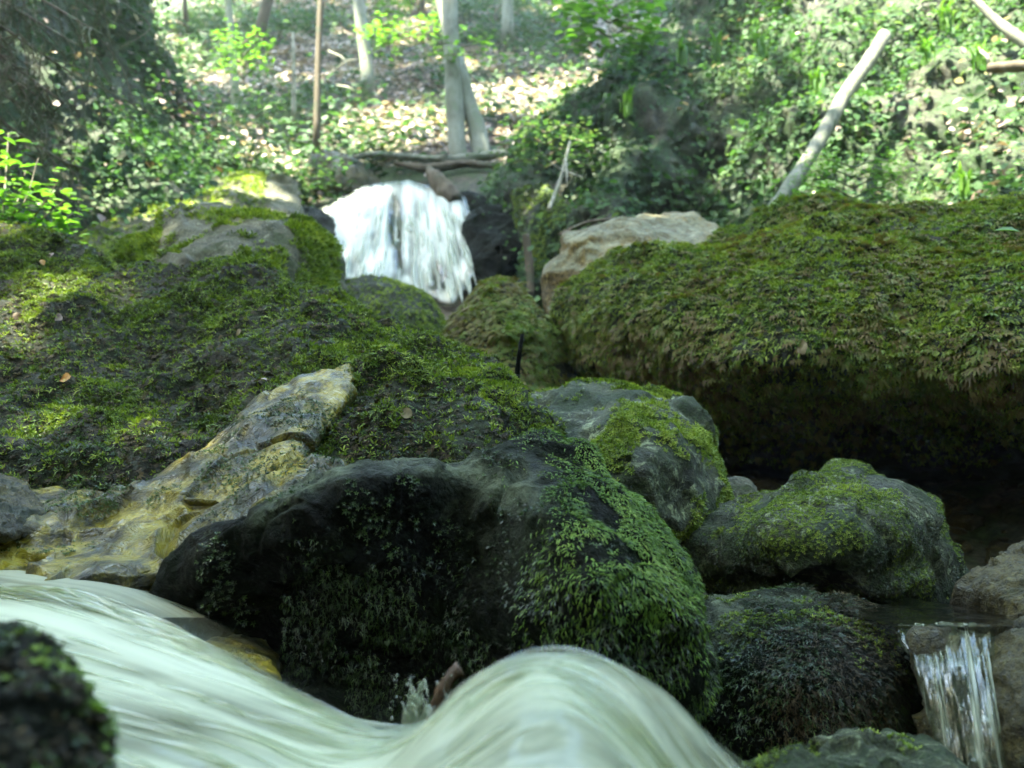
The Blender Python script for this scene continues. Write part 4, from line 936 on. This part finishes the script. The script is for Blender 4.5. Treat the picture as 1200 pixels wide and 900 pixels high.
def open_to_sun(pos, grow=0.0):
    """True where a leaf would stand in one of the canopy gaps"""
    bad = np.zeros(len(pos), bool)
    for c, r in zip(SP_C, SP_R):
        dlt = pos - c; al = dlt @ SUN_DIR
        per = np.linalg.norm(dlt - al[:, None] * SUN_DIR, axis=1)
        bad |= (per < r + grow) & (al > 0)
    h = pos[:, 2].copy()
    for _ in range(3):
        t = (pos[:, 2] - h * 0 - _lz(pos, h)) / SUN_DIR[2]; h = t
    land = pos - t[:, None] * SUN_DIR
    flat = pos - (pos @ SUN_DIR)[:, None] * SUN_DIR
    far_ = np.maximum(sstep(4.2, 6.0, land[:, 1]), sstep(-1.9, -2.6, land[:, 0]) * sstep(3.6, 4.2, land[:, 1]))
    bad |= fbm(flat, 1.15, 3, 91, .6) > .85 - .68 * far_
    return bad
def _lz(pos, t):
    l = pos - np.minimum(t, 15)[:, None] * SUN_DIR
    return ground_z(l[:, 0], l[:, 1])

def in_frame(pos, mar=60):
    px, py = proj(pos)
    return (px > -mar) & (px < 1200 + mar) & (py > -mar) & (py < 900 + mar) & (pos[:, 1] > .1)

def crown(parent, c, r, n, size=(.16, .3), mat='leaf_canopy', name='crown'):
    q = norm(rng.normal(size=(n, 3))) * (rng.random(n) ** .45)[:, None] * np.array(r) + np.array(c)
    q = q + fbm(q, .5, 2, 77)[:, None] * .6
    q = q[(fbm(q, .45, 3, 78) > -.42)]
    q = np.repeat(q, 7, 0) + rng.normal(size=(len(q) * 7, 3)) * .28
    q = q[~open_to_sun(q, .06) & ~in_frame(q)]
    m = len(q)
    if m < 10: return None
    Z = norm(rng.normal(size=(m, 3)) * .5 + [0, 0, 1]); Y = rng.normal(size=(m, 3)); Y = norm(Y - Z * (Y * Z).sum(-1, keepdims=True))
    v, f, a = stamp(LEAF, q, Y, Z, size[0] + (size[1] - size[0]) * rng.random(m), rng.random(m))
    return MB().add(v, f, a).build(name, M[mat], parent)

def tree(name, label, base, top, r0, r1, bark, crowns=(), bend=(0, 0), seg=12, seed=0, group='trees on the hillside', cat='tree', twin=None, n=26):
    base, top = np.array(base, float), np.array(top, float)
    root = empty(name, base, label, cat, group)
    t = np.linspace(0, 1, n)
    pts = base + (top - base) * t[:, None]
    L = np.linalg.norm(top - base)
    pts[:, 0] += bend[0] * np.sin(t * np.pi) + .02 * L * .3 * np.sin(t * 9 + seed); pts[:, 1] += bend[1] * np.sin(t * np.pi)
    rad = r1 + (r0 - r1) * (1 - t) ** .8 + r0 * .22 * np.exp(-t * L / (r0 * 2.2))
    v, f = tube(pts, rad, seg, .22, seed); mb = MB().add(v, f)
    mb.build('trunk', M[bark], root)
    for c, r, k in crowns: crown(root, c, r, k)
    return root

def base_at(px, py, D):
    return P(px, py, D)

def up_at(px, D, z): 
    q = P(px, 0, D); return np.array([q[0], D, z])

# the trunks one sees on the hillside
def seen_tree(name, label, pb, pt, D, wpx, bark, H, cr, seed, **k):
    """pb, pt: photo points at foot and where the trunk leaves the frame; wpx its width; H its height in metres"""
    a, b = P(pb[0], pb[1], D), P(pt[0], pt[1], D); a = a - (b - a) * .03
    d = (b - a) / (b - a)[2]; top = a + d * H
    r = wpx / FPX * D / 2
    return tree(name, label, a, top, r * 1.12, r * .35, bark, [(top + np.array(c) - [0, 0, rr[2] * .3], rr, n) for c, rr, n in cr], seed=seed, **k)
big = [((0, -1.5, -1), (3.2, 3.2, 2.4), 900)]
seen_tree('beech_tree', 'thin pale straight tree farthest to the left, standing behind the left bank crest', (271, 150), (263, 0), 11.5, 9, 'beech', 13, big, 1)
seen_tree('beech_tree', 'pale grey smooth-barked tree, left of the twin-stemmed tree', (428, 120), (420, 0), 12.0, 15, 'beech', 14, big, 2)
seen_tree('pine_tree', 'slender reddish-brown trunk leaning right, left of the waterfall', (370, 182), (383, 0), 9.5, 8, 'bark_brown', 12, [((0, 0, 0), (2, 2, 2), 400)], 3)
t = seen_tree('beech_tree', 'big pale grey twin-stemmed tree rising just behind the waterfall', (547, 216), (530, 0), 9.2, 20, 'beech', 13, [((0, -1, 0), (3.6, 3.4, 2.6), 1200)], 4, bend=(.05, 0))
a, b, c_ = P(566, 214, 9.25), P(545, 110, 9.3), P(528, 40, 9.4)
v, f = tube(smooth_line([a, (a + b) / 2 + [.06, 0, 0], b, c_, c_ + (c_ - b) * 3], 26), np.linspace(.12, .05, 26), 10, .2, 9)
MB().add(v, f).build('side_stem', M['beech'], t)
seen_tree('beech_tree', 'grey trunk high on the hillside above the sunlit leaf litter, right of the twin-stemmed tree', (600, 52), (597, -10), 14.5, 14, 'beech', 13, big, 5)
seen_tree('beech_tree', 'grey leaning trunk high on the hillside, second to the right of the twin-stemmed tree', (676, 45), (669, -10), 14, 14, 'beech', 13, big, 6)
seen_tree('beech_tree', 'short-looking grey trunk end at the top edge, farthest right of the hillside trunks', (731, 32), (722, -10), 13.5, 12, 'beech', 13, big, 7)
seen_tree('beech_tree', 'thin grey stem at the top edge, close against the left of the twin-stemmed trunk', (519, 30), (513, -10), 15, 6, 'beech', 12, [], 8)
seen_tree('beech_tree', 'crooked dark trunk at the top edge, behind the dead snag', (300, 48), (318, -10), 14.5, 12, 'bark_brown', 12, big, 9)
seen_tree('beech_tree', 'thin faint trunk at the top edge, above the pale straight tree', (221, 32), (220, -10), 14.5, 5, 'bark_brown', 12, big, 10)
seen_tree('beech_tree', 'thin grey stem in the shade at the top edge, right of the pale smooth tree', (497, 20), (497, -10), 16, 9, 'bark_brown', 12, big, 11)
# dead snag with side branches
sa, sb = P(344, 138, 10.5), P(343, 38, 10.5)
root = empty('dead_tree', sa, 'short bleached dead snag with bare side twigs, between two slender trunks', 'tree', 'trees on the hillside')
v, f = tube(smooth_line([sa, (sa + sb) / 2 + [.01, 0, 0], sb], 14), np.linspace(.035, .016, 14), 8, .2); MB().add(v, f).build('trunk', M['dead_wood'], root)
for py, dx in [(78, -24), (82, -14), (92, -20), (97, -16), (105, -10), (60, 10), (88, 12), (112, 9)]:
    q = smooth_line(P([343, 343 + dx * .5, 343 + dx], [py, py + 3 * random.uniform(-1, 1), py + random.uniform(-3, 6)], [10.5, 10.4, 10.35]), 6)
    v, f = tube(q, np.linspace(.009, .004, 6), 5); MB().add(v, f).build('branch', M['twig'], root)

# unseen trees added so their crowns block sun and sky over the ravine
k = 0
for (x, y, z0, H, cr, lab) in [
    (-7.5, 5.5, 5, 13, [((1.5, 0, 0), (3.2, 3.2, 2.4), 1100)], 'tall beech added unseen for shade on the left bank, nearest to the waterfall'),
    (-5.5, 1.0, 3, 12, [((.2, 0, 0), (2.8, 2.8, 2.0), 700)], 'tall beech added unseen for shade on the left, level with the centre boulder'),
    (-8.5, 9.5, 8, 13, [((1.2, 0, 0), (3.5, 3.5, 2.5), 1200)], 'tall beech added unseen for shade on the left, high above the hillside'),
    (-4.8, 3.2, 2.5, 13, [((.2, .4, 1.5), (2.4, 2.4, 2), 450)], 'tall beech added unseen for shade on the left, leaning over the moss mound'),
    (6.5, 7.5, 6, 12, [((-1.5, 0, 0), (3.0, 3.0, 2.0), 350)], 'tall beech added unseen for shade on top of the right bank'),
    (5.5, 2.5, 3, 12, [((-.5, 0, .5), (2.5, 2.5, 2.0), 300)], 'tall beech added unseen for shade on the right, above the overhanging boulder'),
    (-3.2, -2.2, 1.6, 12.5, [((.6, .4, 0), (3.4, 3.2, 2.0), 1300)], 'tall beech added unseen for shade just behind the viewer on the left, closing the canopy'),
    (-1.5, -4.5, 1.2, 11, [((0, 0, -2), (4, 3, 3.5), 1400)], 'beech added unseen for shade downstream behind the viewer, over the water'),
    (3.0, -5.0, 1.2, 10, [((0, 0, -2), (4, 3, 3.5), 1400)], 'beech added unseen for shade downstream behind the viewer, right side'),
    (-6.0, -4.0, 2.5, 10, [((0, 0, -2), (4, 3, 3.5), 1300)], 'beech added unseen for shade downstream behind the viewer, left side')]:
    k += 1
    b_ = np.array([x, y, min(z0, near_ground(np.array([x]), np.array([y]))[0]) - .2])
    tree('beech_tree', lab, b_, b_ + [0, 0, H], .2, .06, 'beech', [(b_ + [0, 0, H] + np.array(c), r, n) for c, r, n in cr], seed=20 + k, group='unseen trees added for shade round the ravine')

# ------------------------------------------------------------------ dead wood
def log(name, label, pts, r, mat, cat='log', group=None, seg=12, rough=.15, seed=0, n=24, branches=()):
    q = smooth_line(pts, n); rr = np.interp(np.linspace(0, 1, n), np.linspace(0, 1, len(r)), r)
    v, f = tube(q, rr, seg, rough, seed); o = MB().add(v, f).build(name, M[mat]); tag(o, label, cat, group)
    for bp, br in branches:
        qq = smooth_line(bp, 12); v, f = tube(qq, np.linspace(br, br * .4, 12), 6, .2, seed + 3); MB().add(v, f).build('branch', M[mat], o)
    return o
log('fallen_branch', 'straight bleached pole leaning on the leafy right bank above the overhanging boulder', P([903, 930, 960, 990, 1018, 1036], [250, 212, 165, 112, 72, 42], [4.6, 4.9, 5.2, 5.5, 5.75, 5.9]), [.04, .044, .042, .046, .048, .05], 'pole_bark', 'log', rough=.25)
log('fallen_log', 'weathered log lying level across the slope behind the waterfall', P([405, 440, 480, 530, 592], [187, 181, 184, 187, 180], [9.0, 8.9, 8.95, 8.9, 8.85]), [.025, .034, .038, .05, .045], 'pole_bark', rough=.45)
log('fallen_log', 'darker log lying just below the weathered log, at the foot of the twin-stemmed tree', P([462, 500, 545, 585], [191, 197, 192, 196], [8.8, 8.7, 8.75, 8.7]), [.025, .045, .04, .03], 'bark_brown', rough=.5)
log('fallen_branch', 'pale broken branch sloping down at the upper right corner', P([1135, 1165, 1190, 1230], [-8, 22, 42, 70], [5.9, 5.8, 5.7, 5.6]), [.025, .03, .042, .04], 'pole_bark')
log('fallen_log', 'short reddish-brown log lying on the bank at the right edge', P([1158, 1190, 1250], [80, 78, 75], [5.6, 5.5, 5.4]), [.035, .04, .04], 'bark_brown')
log('fallen_branch', 'forked dry branch propped in the leaves of the right bank', P([643, 655, 662, 668], [246, 215, 190, 166], [6.4, 6.5, 6.55, 6.6]), [.018, .016, .014, .012], 'dead_wood', 'branch', seg=7,
    branches=[(P([659, 648, 637], [200, 192, 182], [6.5, 6.45, 6.4]), .007), (P([660, 672, 684], [200, 204, 208], [6.5, 6.45, 6.4]), .009), (P([663, 664, 664], [186, 200, 214], [6.52, 6.45, 6.4]), .01)])
log('stump', 'dark jagged driftwood stump wedged on the lip of the waterfall', P([534, 520, 508, 502], [236, 222, 207, 196], [7.75, 7.85, 7.95, 8.0]), [.07, .1, .085, .03], 'bark_brown', 'stump', rough=.4, seg=16)
log('broken_pole', 'upright broken grey-brown pole standing in the cleft right of the waterfall', P([622, 620, 616], [345, 305, 275], [6.55, 6.6, 6.6]), [.03, .034, .03], 'bark_brown', 'pole')
log('twig', 'thin black twig standing upright before the egg-shaped boulder', P([607, 606, 610, 612], [478, 440, 405, 392], [2.25, 2.25, 2.22, 2.22]), [.009, .008, .006, .005], 'rock_dark', 'twig', seg=7)
log('fallen_branch', 'thin bare branch rising from the leaves below the right bank twig', P([655, 690, 740], [275, 260, 255], [6.2, 6.2, 6.3]), [.012, .012, .008], 'twig', 'branch', seg=6)
for i, (a, b, D, lab) in enumerate([((385, 60), (412, 90), 10.2, 'bare grey twig hanging beside the slender reddish-brown trunk'), ((388, 85), (418, 70), 10.3, 'bare forked twig level between the brown trunk and the pale grey trunk'), ((395, 100), (420, 120), 10, 'short bleached twig near the foot of the pale smooth trunk'), ((1150, 60), (1158, 90), 5.7, 'short twig hanging below the pale broken branch at upper right')]):
    m_ = ((a[0] + b[0]) / 2 + 4, (a[1] + b[1]) / 2 - 6)
    log('twig', lab, P([a[0], m_[0], b[0]], [a[1], m_[1], b[1]], [D, D - .1, D]), [.012, .01, .006], 'dead_wood', 'twig', seg=6)

# ------------------------------------------------------------------ shrubs, saplings, ferns
def leafy(name, label, cat, base, stems, leafn, size, mat='leaf_fresh', stem_r=.006, group=None, droop=.2, spread=.1, flat=.8, vb=0, tmpl=LEAF):
    """stems: list of polylines; leaves along their upper part"""
    root = empty(name, base, label, cat, group); ms = MB(); ml = MB()
    for s in stems:
        q = smooth_line(s, 16); v, f = tube(q, np.linspace(stem_r, stem_r * .3, 16), 5); ms.add(v, f)
        m = leafn; t = .25 + .75 * rng.random(m)
        pos = np.stack([np.interp(t, np.linspace(0, 1, 16), q[:, k]) for k in range(3)], -1) + rng.normal(size=(m, 3)) * spread * [1, 1, .5]
        Z = norm(rng.normal(size=(m, 3)) * (1 - flat) + [0, -.25, 1]); d = q[-1] - q[0]
        Y = norm(rng.normal(size=(m, 3)) + .4 * norm(d) - [0, 0, droop]); Y = norm(Y - Z * (Y * Z).sum(-1, keepdims=True) * .9)
        v, f, a = stamp(tmpl, pos, Y, Z, size[0] + (size[1] - size[0]) * rng.random(m), np.clip(.5 + .22 * rng.normal(size=m) + vb, 0, 1)); ml.add(v, f, a)
    ms.build('stem', M['twig'], root); ml.build('foliage', M[mat], root)
    return root
b = P(-20, 330, 3.2)
st = [[b + rng.normal(size=3) * .05, P(px * .5, (py + 330) / 2 - 10, 3.2), P(px, py, 3.0 + .5 * rng.random())] for px, py in [(10, 155), (45, 185), (70, 210), (30, 200), (85, 250), (60, 260), (10, 240), (90, 275), (40, 290), (-15, 170), (-30, 220), (20, 265), (75, 235)]]
leafy('shrub', 'bright yellow-green leafy shrub lit by the sun at the left edge', 'shrub', b, st, 42, (.03, .065), spread=.06, vb=.05)
def sapling(label, c, D, w_, n, size, mat='leaf_fresh', vb=.1, tiers=4, name='sapling', h=30, group='young trees'):
    b = P(c[0], c[1] + h, D); st = []
    for i in range(tiers):
        for sgn in (-1, 1):
            y = c[1] - h * .5 + h * i / max(1, tiers - 1)
            st.append([b + (P(c[0], c[1] - h * .5, D) - b) * (1 - i / tiers) * .9, P(c[0] + sgn * w_ * .45, y - 3, D), P(c[0] + sgn * w_ * (.7 + .5 * rng.random()), y + 5 * rng.random(), D - .2 + .4 * rng.random())])
    return leafy(name, label, 'sapling', b, st, n, size, mat, .004 * D / 3, group, spread=.035 * D / 3, vb=vb, flat=.9)
sapling('spring-green layered sapling on the right bank just above the overhanging boulder', (1000, 212), 4.6, 62, 110, (.015, .035), tiers=5, h=44)
sapling('pale green sapling with level sprays, in front of the twin-stemmed tree', (480, 42), 9.8, 48, 46, (.05, .1), tiers=3, h=22)
sapling('small yellow-green sapling beside the thin pale tree', (285, 66), 11, 24, 40, (.05, .1), tiers=4, h=40)
sapling('light green sapling crossing in front of the twin-stemmed tree at mid height', (545, 60), 9.0, 40, 26, (.05, .09), tiers=2, h=14)
sapling('sunlit sapling at the top edge beside the pale grey tree', (455, 20), 14, 18, 46, (.06, .12), tiers=4, h=50, vb=.3)
sapling('big-leaved green maple sprout at the top of the right bank', (715, 28), 7.2, 50, 42, (.06, .13), tiers=4, h=50)
sapling('leafy green sprout on the left shoulder of the right bank', (640, 170), 7.0, 45, 60, (.035, .07), 'leaf_mid', .25, tiers=4, h=40)
sapling('small yellow-green sapling on the sunlit hillside left of the trees', (455, 165), 9.2, 22, 30, (.05, .09), tiers=3, h=24)
sapling('low leafy plant at the left end of the weathered log', (365, 210), 7.9, 26, 50, (.04, .08), 'leaf_mid', .15, tiers=3, h=26)
# sprig hanging into the picture at the top
q = [P(905, -60, 4.5), P(915, -10, 4.45), P(895, 22, 4.4)]
leafy('hanging_sprig', 'yellow-green leafy sprig hanging from the top edge over the right bank', 'sprig', q[0], [q, [q[1], P(920, 5, 4.4), P(925, 14, 4.4)], [q[1], P(902, 8, 4.4), P(884, 16, 4.4)]], 16, (.03, .055), vb=.3, spread=.03, stem_r=.003)
q = [P(1235, 300, 1.9), P(1205, 290, 1.85), P(1172, 266, 1.8)]
leafy('leafy_sprig', 'few large green leaves of a plant reaching in from the right edge', 'plant', q[0], [[q[0], P(1210, 272, 1.85), P(1190, 268, 1.85)], [q[0], P(1215, 288, 1.85), P(1192, 287, 1.85)], [q[0], P(1215, 318, 1.85), P(1196, 320, 1.85)]], 4, (.035, .055), vb=.35, spread=.01, stem_r=.0016)
# fern tufts on the right bank
FERN = [(1130, 215, 4.9, 'upright fern tuft by the leaf litter at the right edge'), (800, 60, 7, 'small upright fern tuft high on the right bank near the dark cleft'), (840, 55, 7, 'fern tuft under the hanging sprig'), (890, 50, 6.9, 'fern tuft left of the top of the bleached pole'), (960, 95, 6.3, 'narrow-leaved fern left of the middle of the bleached pole'),
        (1085, 60, 6, 'fern right of the top of the bleached pole'), (1150, 65, 5.8, 'fern by the short reddish-brown log'), (1110, 20, 6.2, 'large fern at the top edge near the pale broken branch'), (735, 120, 7, 'fern in the shade on the right bank, left of the dark cleft')]
for px, py, D, lab in FERN:
    b = P(px, py + 14, D); root = empty('fern', b, lab, 'fern', 'ferns on the right bank'); mb = MB()
    m = 22; ang = rng.random(m) * 6.28; Y = np.c_[np.cos(ang) * .7, np.sin(ang) * .7, np.ones(m)]
    v, f, a = stamp(T_frond(-.5, .075), np.repeat(b[None], m, 0) + rng.normal(size=(m, 3)) * .02, Y, np.c_[np.cos(ang), np.sin(ang), np.full(m, -.4)], (.1 + .09 * rng.random(m)) * D / 6, np.clip(.6 + .2 * rng.normal(size=m), 0, 1))
    mb.add(v, f, a).build('frond', M['leaf_fresh'], root)

# spruce boughs hanging in at the upper left
b = np.array([-3.9, 4.3, 1.5]); root = empty('spruce_tree', b, 'spruce reaching in with drooping dull green boughs at the upper left', 'tree')
v, f = tube([b, b + [0, .05, 3], b + [.05, 0, 7]], [.14, .11, .05], 10, .2); MB().add(v, f).build('trunk', M['bark_brown'], root)
for i, (tx, ty, sy) in enumerate([(120, 40, -60), (150, -20, -140), (100, 95, -20), (60, 150, 40), (85, 195, 90), (20, 60, -60), (140, 0, -90), (40, 110, 10), (105, 60, -30), (30, 20, -120), (75, 120, -10), (10, 170, 60)]):
    D0 = 4.3; De = 3.7 + .9 * rng.random()
    e = P(tx, ty, De); s0 = np.array([b[0], b[1], P(-200, sy, D0)[2]])
    q = smooth_line([s0, (s0 + e) / 2 + [0, 0, .22], e], 30); bm_ = MB(); v, f = tube(q, np.linspace(.02, .004, 30), 5); bm_.add(v, f)
    nd = MB()
    for t_ in range(26):
        p0 = q[rng.integers(6, 30)]; L = .18 + .4 * rng.random()
        tw = smooth_line([p0, p0 + [rng.normal() * .08 + .06, rng.normal() * .1, -.25 * L], p0 + [rng.normal() * .12 + .1, rng.normal() * .14, -L]], 12)
        v, f = tube(tw, np.linspace(.004, .0015, 12), 4); bm_.add(v, f)
        m = int(150 * L / .3); tt = rng.random(m); pos = np.stack([np.interp(tt, np.linspace(0, 1, 12), tw[:, k]) for k in range(3)], -1)
        Y = norm(rng.normal(size=(m, 3)) + norm(tw[-1] - tw[0]) * .9); Z = norm(rng.normal(size=(m, 3)))
        v, f, a = stamp(NEEDLE, pos, Y, Z, .014 + .014 * rng.random(m), np.clip(.45 + .25 * rng.normal(size=m), 0, 1)); nd.add(v, f, a)
    bo = bm_.build('branch', M['twig'], root); nd.build('needles', M['needle'], bo)

# ------------------------------------------------------------------ fallen leaves lying on the moss
def on_body(B, px, py):
    k = np.argmin((proj(B.V[:B.nfront])[0] - px) ** 2 + (proj(B.V[:B.nfront])[1] - py) ** 2)
    return B.V[k], B.N[k]
def fallen(B, px, py, size, mat, label, rot=0.0):
    p, n = on_body(B, px, py); p = p + n * .008
    t1 = norm(np.cross(n, [0, 0, 1.0])); t2 = np.cross(n, t1); Y = math.cos(rot) * t1 + math.sin(rot) * t2
    us = np.linspace(0, 1, 9); V, F = [], []
    for i, u in enumerate(us):
        w_ = .36 * math.sin(math.pi * min(1, u * 1.02) ** .8) + .01
        for s_ in (-1, -.5, 0, .5, 1):
            V.append((s_ * w_, u, .12 * abs(s_) * w_ * 2 + .14 * math.sin(u * 4 + 1) + .02 * math.sin(9 * s_ + 7 * u)))
    for i in range(8):
        for j in range(4): F.append((i * 5 + j, i * 5 + j + 1, i * 5 + j + 6, i * 5 + j + 5))
    v, f, a = stamp((np.array(V), np.array(F)), p[None], Y[None], (n + .3 * rng.normal(size=3))[None], size, np.array([.5]))
    o = make_mesh('fallen_leaf', v, f, M[mat]); tag(o, label, 'leaf', 'dead leaves on the moss')
fallen(LM, 85, 446, .03, 'leaf_orange', 'bright orange-yellow dead leaf on the moss of the left mound', .3)
fallen(LM, 65, 300, .035, 'leaf_pink', 'pale pinkish dead leaf at the top edge of the left mound', 1.0)
fallen(LM, 48, 307, .022, 'leaf_orange', 'small orange leaf bit near the top edge of the left mound', 2.0)
fallen(LM, 68, 371, .026, 'leaf_pink', 'pale lilac-grey leaf scrap on the dark upper left of the mound', .9)
fallen(LM, 18, 372, .03, 'leaf_brown', 'dark curled brown leaf near the left edge of the mound', 2.4)
fallen(LM, 480, 492, .03, 'leaf_tan', 'tan withered leaf on the right slope of the mound', -.6)
fallen(LM, 578, 526, .018, 'leaf_orange', 'tiny reddish leaf at the foot of the mound beside the grey stone corner', 1.6)
fallen(LM, 287, 390, .032, 'leaf_tan', 'curled straw-coloured leaf in the middle of the mound', .5)
fallen(LM, 312, 452, .034, 'leaf_pink', 'grey withered leaf just above the top of the wet ledge', -.9)
fallen(LM, 142, 316, .03, 'leaf_brown', 'dark brown leaf standing on the crest of the mound', 1.4)
fallen(RR, 825, 318, .028, 'leaf_orange', 'small orange leaf on the left shoulder of the overhanging boulder', .8)
fallen(RR, 945, 416, .05, 'leaf_tan', 'large tan leaf hanging on the lower face of the overhanging boulder', -1.4)
fallen(RR, 1060, 375, .03, 'leaf_brown', 'brown leaf in the moss at the middle of the overhanging boulder', .4)

# ------------------------------------------------------------------ even haze volume standing in for lens glare
def haze_box(lo, hi, density):
    lo, hi = np.array(lo), np.array(hi)
    v = np.array([[x, y, z] for x in (lo[0], hi[0]) for y in (lo[1], hi[1]) for z in (lo[2], hi[2])])
    f = np.array([(0, 1, 3, 2), (4, 6, 7, 5), (0, 4, 5, 1), (2, 3, 7, 6), (0, 2, 6, 4), (1, 5, 7, 3)])
    m, t, N, L = mat_new('glare_haze'); N.remove(N['Principled BSDF'])
    pv = N.new('ShaderNodeVolumePrincipled'); pv.inputs['Density'].default_value = density
    pv.inputs['Color'].default_value = (.93, .96, .9, 1); pv.inputs['Anisotropy'].default_value = .2
    L.new(pv.outputs[0], N['Material Output'].inputs['Volume'])
    o = make_mesh('haze', v, f, m, smooth=False); tag(o, kind='stuff')
haze_box((-75, -65, -4), (75, 125, 28), .0027)
